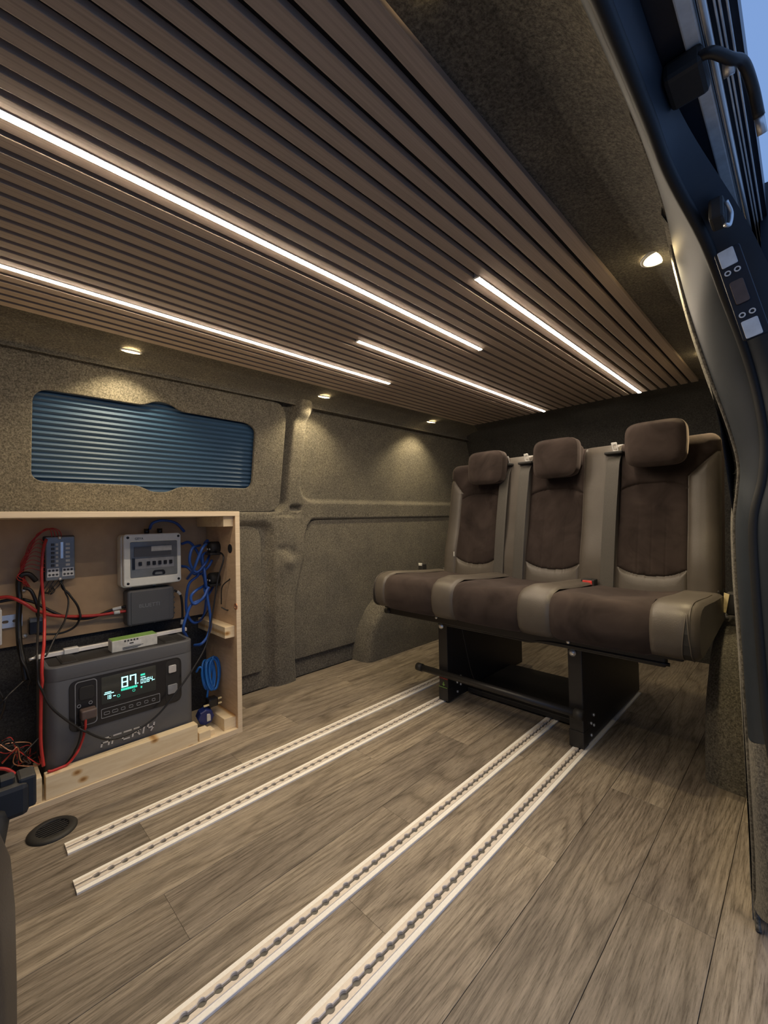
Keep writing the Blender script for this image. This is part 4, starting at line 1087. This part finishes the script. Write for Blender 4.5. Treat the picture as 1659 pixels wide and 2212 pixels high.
# red feed down past the power station
cable('red_feed_cable', [(100, 1165, 1.735), (93, 1190, 1.72), (90, 1240, 1.71), (93, 1290, 1.70), (96, 1330, 1.66), (95, 1390, 1.60), (91, 1430, 1.55), (89, 1500, 1.545), (88, 1600, 1.545), (94, 1655, 1.545)], .0042, 'red', 'red cable hanging from the fuse box down past the power station', pin=(True, False))
cable('solar_lead', [(185, 1553, 1.530), (182, 1580, 1.535), (172, 1610, 1.540), (150, 1646, 1.541), (124, 1664, 1.537), (103, 1666, 1.535)], .0036, 'red', 'red lead hanging from the brown plug across the power station', pin=(True, False))
cable('black_lead', [(178, 1553, 1.532), (176, 1585, 1.536), (165, 1622, 1.541), (140, 1655, 1.547)], .0030, 'blackcable', 'short black lead hanging beside the red lead from the brown plug', pin=(True, False))
# thin red wires fanning from the fuse box
for k in range(8):
    t_ = k/7
    cable('fuse_wire', [(97, 1172+9*k, 1.742), (82-3*k, 1165+9*k, 1.735), (62-3.4*k, 1190+8*k, 1.735), (46, 1215+6*k, 1.742), (48+2*k, 1245+3*k, 1.750), (56+k, 1268, 1.752)], .0011, 'red', 'thin red wire looping out from the side of the fuse box', 'thin red fuse wires', 5, (True, False))
for k in range(4):
    cable('fuse_wire', [(134-7*k, 1162, 1.745), (128-7*k, 1146-k, 1.742), (108-6*k, 1142+2*k, 1.745), (80-6*k, 1156+8*k, 1.748), (60-3*k, 1200+8*k, 1.752), (46+k, 1235, 1.755)], .0012, 'red', 'thin red wire arching over the top of the fuse box', 'thin red wires over the fuse box', 5, (True, False))
# thin black wires under the fuse box
for k in range(5):
    cable('ground_wire', [(98+10*k, 1252, 1.750), (92+8*k, 1264+k, 1.745), (88+5*k, 1276+2*k, 1.745), (104+3*k, 1281-k, 1.748), (114, 1266+k, 1.752)], .0013, 'blackcable', 'thin black wire bunched below the fuse box', 'thin black wires below the fuse box', 5, (True, False))
cable('ground_cable', [(132, 1252, 1.748), (136, 1270, 1.74), (150, 1285, 1.735), (168, 1310, 1.735), (172, 1335, 1.74), (160, 1355, 1.745), (130, 1368, 1.75), (90, 1370, 1.752), (76, 1368, 1.752)], .0034, 'blackcable', 'black cable looping from below the fuse box back to the relay')
cable('ground_cable', [(128, 1252, 1.745), (140, 1275, 1.735), (148, 1300, 1.73), (140, 1340, 1.70), (120, 1375, 1.66), (103, 1410, 1.63), (98, 1418, 1.62)], .0026, 'blackcable', 'thin black cable hanging from the fuse box to the power station top', pin=(True, False))
cable('main_loom', [(78, 1255, 1.745), (62, 1240, 1.74), (45, 1243, 1.74), (40, 1262, 1.745), (42, 1300, 1.745), (40, 1345, 1.74), (42, 1390, 1.72), (50, 1430, 1.70), (58, 1470, 1.69)], .0075, 'blackcable', 'thick bundled black loom hanging at the edge of the board', pin=(False, False))
cable('main_loom', [(50, 1270, 1.735), (66, 1275, 1.73), (78, 1300, 1.725), (84, 1330, 1.72)], .005, 'blackcable', 'short thick black cable beside the screw washer on the board', pin=(False, False))
cable('hanging_lead', [(40, 1380, 1.71), (46, 1420, 1.70), (58, 1455, 1.69), (62, 1490, 1.69)], .003, 'blackcable', 'thin black lead hanging in the dark space beside the power station', pin=(False, False))
cable('power_lead', [(90, 1260, 1.72), (84, 1300, 1.71), (82, 1360, 1.63), (80, 1420, 1.555), (84, 1470, 1.545), (105, 1520, 1.535), (140, 1553, 1.532), (185, 1580, 1.532), (235, 1597, 1.535), (290, 1580, 1.535), (340, 1545, 1.53), (385, 1490, 1.53), (420, 1440, 1.54), (446, 1390, 1.56), (460, 1320, 1.58), (471, 1250, 1.585), (483, 1203, 1.585)], .0031, 'blackcable', 'long black lead swooping across the front of the power station')
_q = onX(478, 1183, .737); CABLES[-1]['P'].append(Vector((.716, _q.y+.013, _q.z-.008)))
# tangle of wires on the base at the cut-off side
for k in range(16):
    a = rng.rand(6)
    P = [(-15+25*a[0], 1600+50*a[1], 1.58), (10+30*a[2], 1590+45*a[3], 1.57), (30+40*a[4], 1605+45*a[5], 1.575), (40+45*a[1], 1625+35*a[0], 1.59), (70+15*a[2], 1622+20*a[3], 1.66)]
    P = [(px, py, (yy-.045+.006*k) if j < 4 else 1.635+.004*k) for j, (px, py, yy) in enumerate(P)]
    cable('loose_wire', P, .0014, ['blackcable', 'copper', 'red', 'blackcable', 'brownplug'][k % 5], ['thin dark loose wire tangled beside the power station', 'thin copper coloured loose wire tangled beside the power station', 'thin red loose wire tangled beside the power station', 'thin dark loose wire tangled beside the power station', 'thin brown loose wire tangled beside the power station'][k % 5], ['tangled dark wires', 'tangled copper wires', 'tangled red wires', 'tangled dark wires', 'tangled brown wires'][k % 5], 5, (False, False))
for k, (a, b, c) in enumerate((((-10, 1530), (20, 1500), (50, 1472)), ((-5, 1690), (40, 1640), (88, 1590)), ((-10, 1480), (10, 1520), (-5, 1565)))):
    cable('loose_lead', [(*a, 1.57), (*b, 1.57), (*c, 1.60)], .0026, 'blackcable', ['black lead rising towards the hanging loom', 'black lead slanting up beside the power station corner', 'black lead curling in the dark cabinet corner'][k], pin=(False, False))
cable('red_lead', [(-10, 1660, 1.545), (15, 1662, 1.54), (35, 1675, 1.535), (46, 1692, 1.53)], .0046, 'red', 'thick red cable curling into the black bracket', pin=(False, False))
o = MB().box(.06, 1.612, .018, .165, 1.74, .075, .006, 2).obj('connector_block', 'psblack'); tag(o, 'black connector block lying under the tangled wires', 'connector')

# blue mains cable loops
BL = [([(392, 1175, 1.735), (410, 1172, 1.715), (428, 1195, 1.70), (438, 1225, 1.69), (425, 1245, 1.68), (408, 1262, 1.685), (402, 1300, 1.69), (406, 1330, 1.69), (420, 1345, 1.69), (440, 1330, 1.69), (446, 1282, 1.645), (442, 1236, 1.650), (438, 1200, 1.69), (456, 1192, 1.685)], 'blue cable looping from the breaker enclosure to the upper socket'),
      ([(392, 1223, 1.735), (406, 1226, 1.72), (420, 1240, 1.70), (436, 1236, 1.69), (450, 1224, 1.68), (458, 1210, 1.675)], 'blue cable running from the lower gland of the breaker enclosure'),
      ([(432, 1178, 1.69), (415, 1185, 1.675), (410, 1215, 1.67), (425, 1236, 1.67), (445, 1215, 1.68), (452, 1200, 1.70)], 'blue cable coiled tightly beside the breaker enclosure'),
      ([(460, 1268, 1.70), (445, 1290, 1.68), (415, 1305, 1.67), (403, 1330, 1.67), (396, 1360, 1.67), (404, 1376, 1.66)], 'blue cable dropping from the lower socket to behind the power station'),
      ([(448, 1262, 1.69), (424, 1275, 1.675), (412, 1290, 1.67), (420, 1305, 1.67), (440, 1290, 1.66), (449, 1268, 1.635)], 'blue cable looped beside the lower socket'),
      ([(440, 1240, 1.685), (448, 1290, 1.68), (455, 1340, 1.67), (450, 1370, 1.65), (436, 1390, 1.63), (420, 1394, 1.62)], 'blue cable sweeping down to the power station corner'),
      ([(405, 1250, 1.69), (418, 1230, 1.68), (430, 1200, 1.67), (440, 1180, 1.68), (452, 1172, 1.70)], 'blue cable crossing diagonally up to the upper socket'),
      ([(323, 1143, 1.745), (330, 1130, 1.735), (352, 1124, 1.73), (380, 1130, 1.735), (398, 1148, 1.75)], 'blue cable arching over the top of the breaker enclosure')]
for k, (P, lb) in enumerate(BL): cable('mains_cable', [(a, b, c-(.010*k if 0 < j < len(P)-1 and k < 7 else 0)) for j, (a, b, c) in enumerate(P)], .0052, 'blue', lb, pin=(k in (0, 1, 7), k in (0, 1, 7)))
for k, (a, b, c) in enumerate((((498, 1250, 1.56), (480, 1268, 1.58), (478, 1305, 1.60)), ((478, 1312, 1.60), (492, 1318, 1.585), (505, 1312, 1.57)), ((410, 1345, 1.70), (435, 1338, 1.68), (450, 1318, 1.66)))):
    cable('thin_lead', [a, b, c], .0022, 'blackcable', ['thin black lead on the cabinet side panel', 'thin black lead bending into the ringed hole', 'black lead behind the blue cable loops'][k], pin=((False, True), (False, True), (False, False))[k])
lay_cables()
# coil of bright blue cable beside the power station
P = [onY(424, 1452, 1.645), onY(430, 1442, 1.638)]; c = onY(452, 1455, 1.635)
for j in range(7*14):
    a = 2*math.pi*j/14+2.6; k = j/14
    P.append(c+Vector((.018*math.cos(a)*(1+.04*k)-.012+.0055*k, .014*math.sin(a+.6)+.012*math.sin(k*2.3), (.050*math.sin(a)*(1+.02*k)+.004*math.cos(2*a)))))
P.append(onY(446, 1515, 1.62))
tag(MB().tube(P, .0042, 8, 4).obj('coiled_cable', 'bluelight', None, True), 'bright blue hook-up cable coiled up between the power station and the cabinet side', 'cable')
# blue socket with black plug
q = onY(443, 1549, 1.590)
bs = thing('hookup_connector', 'blue round hook-up connector with a white sticker lying by the corner block', 'connector', (q.x, 1.60, .03))
MB().lathe([(.026, 0), (.029, .004), (.029, .034), (.024, .042), (.016, .050)], (q.x, 1.580, q.z), (.15, 1, .1), 8).obj('socket_body', 'navy', bs)
MB().box(q.x+.002, 1.577, q.z-.014, q.x+.016, 1.5805, q.z+.014, .001, 1).obj('sticker', 'card', bs)
q2 = onY(458, 1520, 1.60); q2 = Vector((q2.x+.004, q2.y, q2.z+.006))
pg = thing('three_pin_plug', 'black three-pin plug with brass pins above the blue connector', 'plug', (q2.x, 1.61, q2.z))
MB().box(q2.x-.020, 1.588, q2.z-.016, q2.x+.016, 1.625, q2.z+.016, .005, 2).obj('plug_body', 'psblack', pg)
for dz in (-.009, .009): MB().box(q2.x+.014, 1.592, q2.z+dz-.0022, q2.x+.030, 1.598, q2.z+dz+.0022).obj('pin', 'cream', pg)
MB().box(q2.x-.038, 1.590, q2.z-.006, q2.x-.018, 1.596, q2.z-.001).obj('pin', 'cream', pg)

# ================================================================== FOREGROUND SEAT EDGE (front cab seat)
fs = thing('front_seat', 'dark vinyl front seat base with a black plastic side bracket', 'seat', (-.20, .46, 0))
prof = [(0, .33, 0), (0, .33, .38)]
rows = []
for z, ins in ((.0, .004), (.10, .001), (.20, 0), (.30, 0), (.38, .001), (.43, .004), (.465, .012), (.485, .026), (.492, .045)):
    rows.append([Vector((x-.13*(.645-y)*(1 if x > -.2 else 0), y, z)) for x, y in rrect(-.55+ins, .46+ins, .051-ins, .645-ins, .040, 7)])
mb = MB().loft(rows, True); mb.add(rows[-1], [tuple(range(len(rows[-1])))])
mb.obj('padded_base', 'seatdark', fs, True)
br = MB().box(.006, .632, .455, .060, .668, .492, .006, 2).obj('side_bracket', 'blackplastic', fs)
MB().box(.050, .636, .460, .0665, .664, .496, .003, 2).obj('bracket_end', 'blackplastic', br)
MB().box(.034, .640, .490, .048, .655, .500, .002, 1).obj('bracket_knob', 'blackplastic', br)
MB().tube([(.03, .645, .465), (.02, .62, .43), (.005, .60, .40)], .016, 10).obj('bracket_neck', 'blackplastic', br, True)

# ================================================================== SLIDING DOOR HARDWARE
ar = thing('roller_arm', 'black sliding door roller arm hooked over the runner rail', 'door roller', (.63, .09, zt))
MB().box(.606, .0715, zt-.026, .662, .1125, zt-.0015, .006, 2).obj('arm_body', 'blackplastic', ar)
MB().tube([(.612, .076, zt-.016), (.612, .064, zt-.020), (.628, .050, zt-.026), (.65, .040, zt-.022), (.68, .034, zt-.034), (.70, .030, zt-.06)], .0058, 10).obj('hook', 'blackmetal', ar, True)
MB().lathe([(.010, 0), (.010, .010), (.004, .012)], (.645, .058, zt-.020), (0, -1, 0), 16).obj('roller', 'steel', ar, True)
MB().tube([(.700, .030, zt-.06), (.712, .028, zt-.075)], .005, 8, smooth=False).obj('hook_tip', 'steel', ar, True)
kp = onX(1545, 470, .80)
lk = thing('door_latch', 'small black latch clip on the door header by the rear corner', 'latch', kp)
MB().box(kp.x-.02, kp.y-.012, kp.z-.012, kp.x+.02, kp.y+.006, kp.z+.02, .004, 2).obj('latch_body', 'blackplastic', lk)
MB().tube([kp+Vector((-.01, -.014, .012)), kp+Vector((.004, -.018, .0)), kp+Vector((.004, -.016, -.016)), kp+Vector((-.006, -.012, -.02))], .003, 8).obj('latch_spring', 'steel', lk, True)
# contact plate on the jamb
c0 = onX(1598, 633, .850); ax = (onX(1612, 700, .850)-onX(1570, 580, .850)).normalized()
uu = Vector((0, -1, 0)); uu = (uu-ax*uu.dot(ax)).normalized()
cp = thing('contact_plate', 'dark contact plate with four white ringed screws on the door jamb', 'contact plate', c0)
Fc = frame(c0, uu, -ax)
link_mesh('plate', prism([rrect(-.014, -.075, .018, .075, .004, 3)], .006, .001, Fc), 'headpaint', False, cp)
Fd = Fc @ Matrix.Translation((0, 0, .004))
for za in (.036, -.036):
    for xa in (-.0055, .0065):
        link_mesh('ring_screw', prism([circ(xa, za, .0042, 16), circ(xa, za, .0025, 16)[::-1]], .0015, 0, Fd), 'white', False, cp)
link_mesh('brown_contact', prism([rrect(-.008, -.018, .009, .020, .003, 3)], .002, .0005, Fd), 'brownplug', False, cp)
for za, zb in ((.046, .074), (-.074, -.046)):
    link_mesh('grey_pad', prism([rrect(-.010, za, .010, zb, .002, 3)], .0016, .0004, Fd), 'railgrey', False, cp)
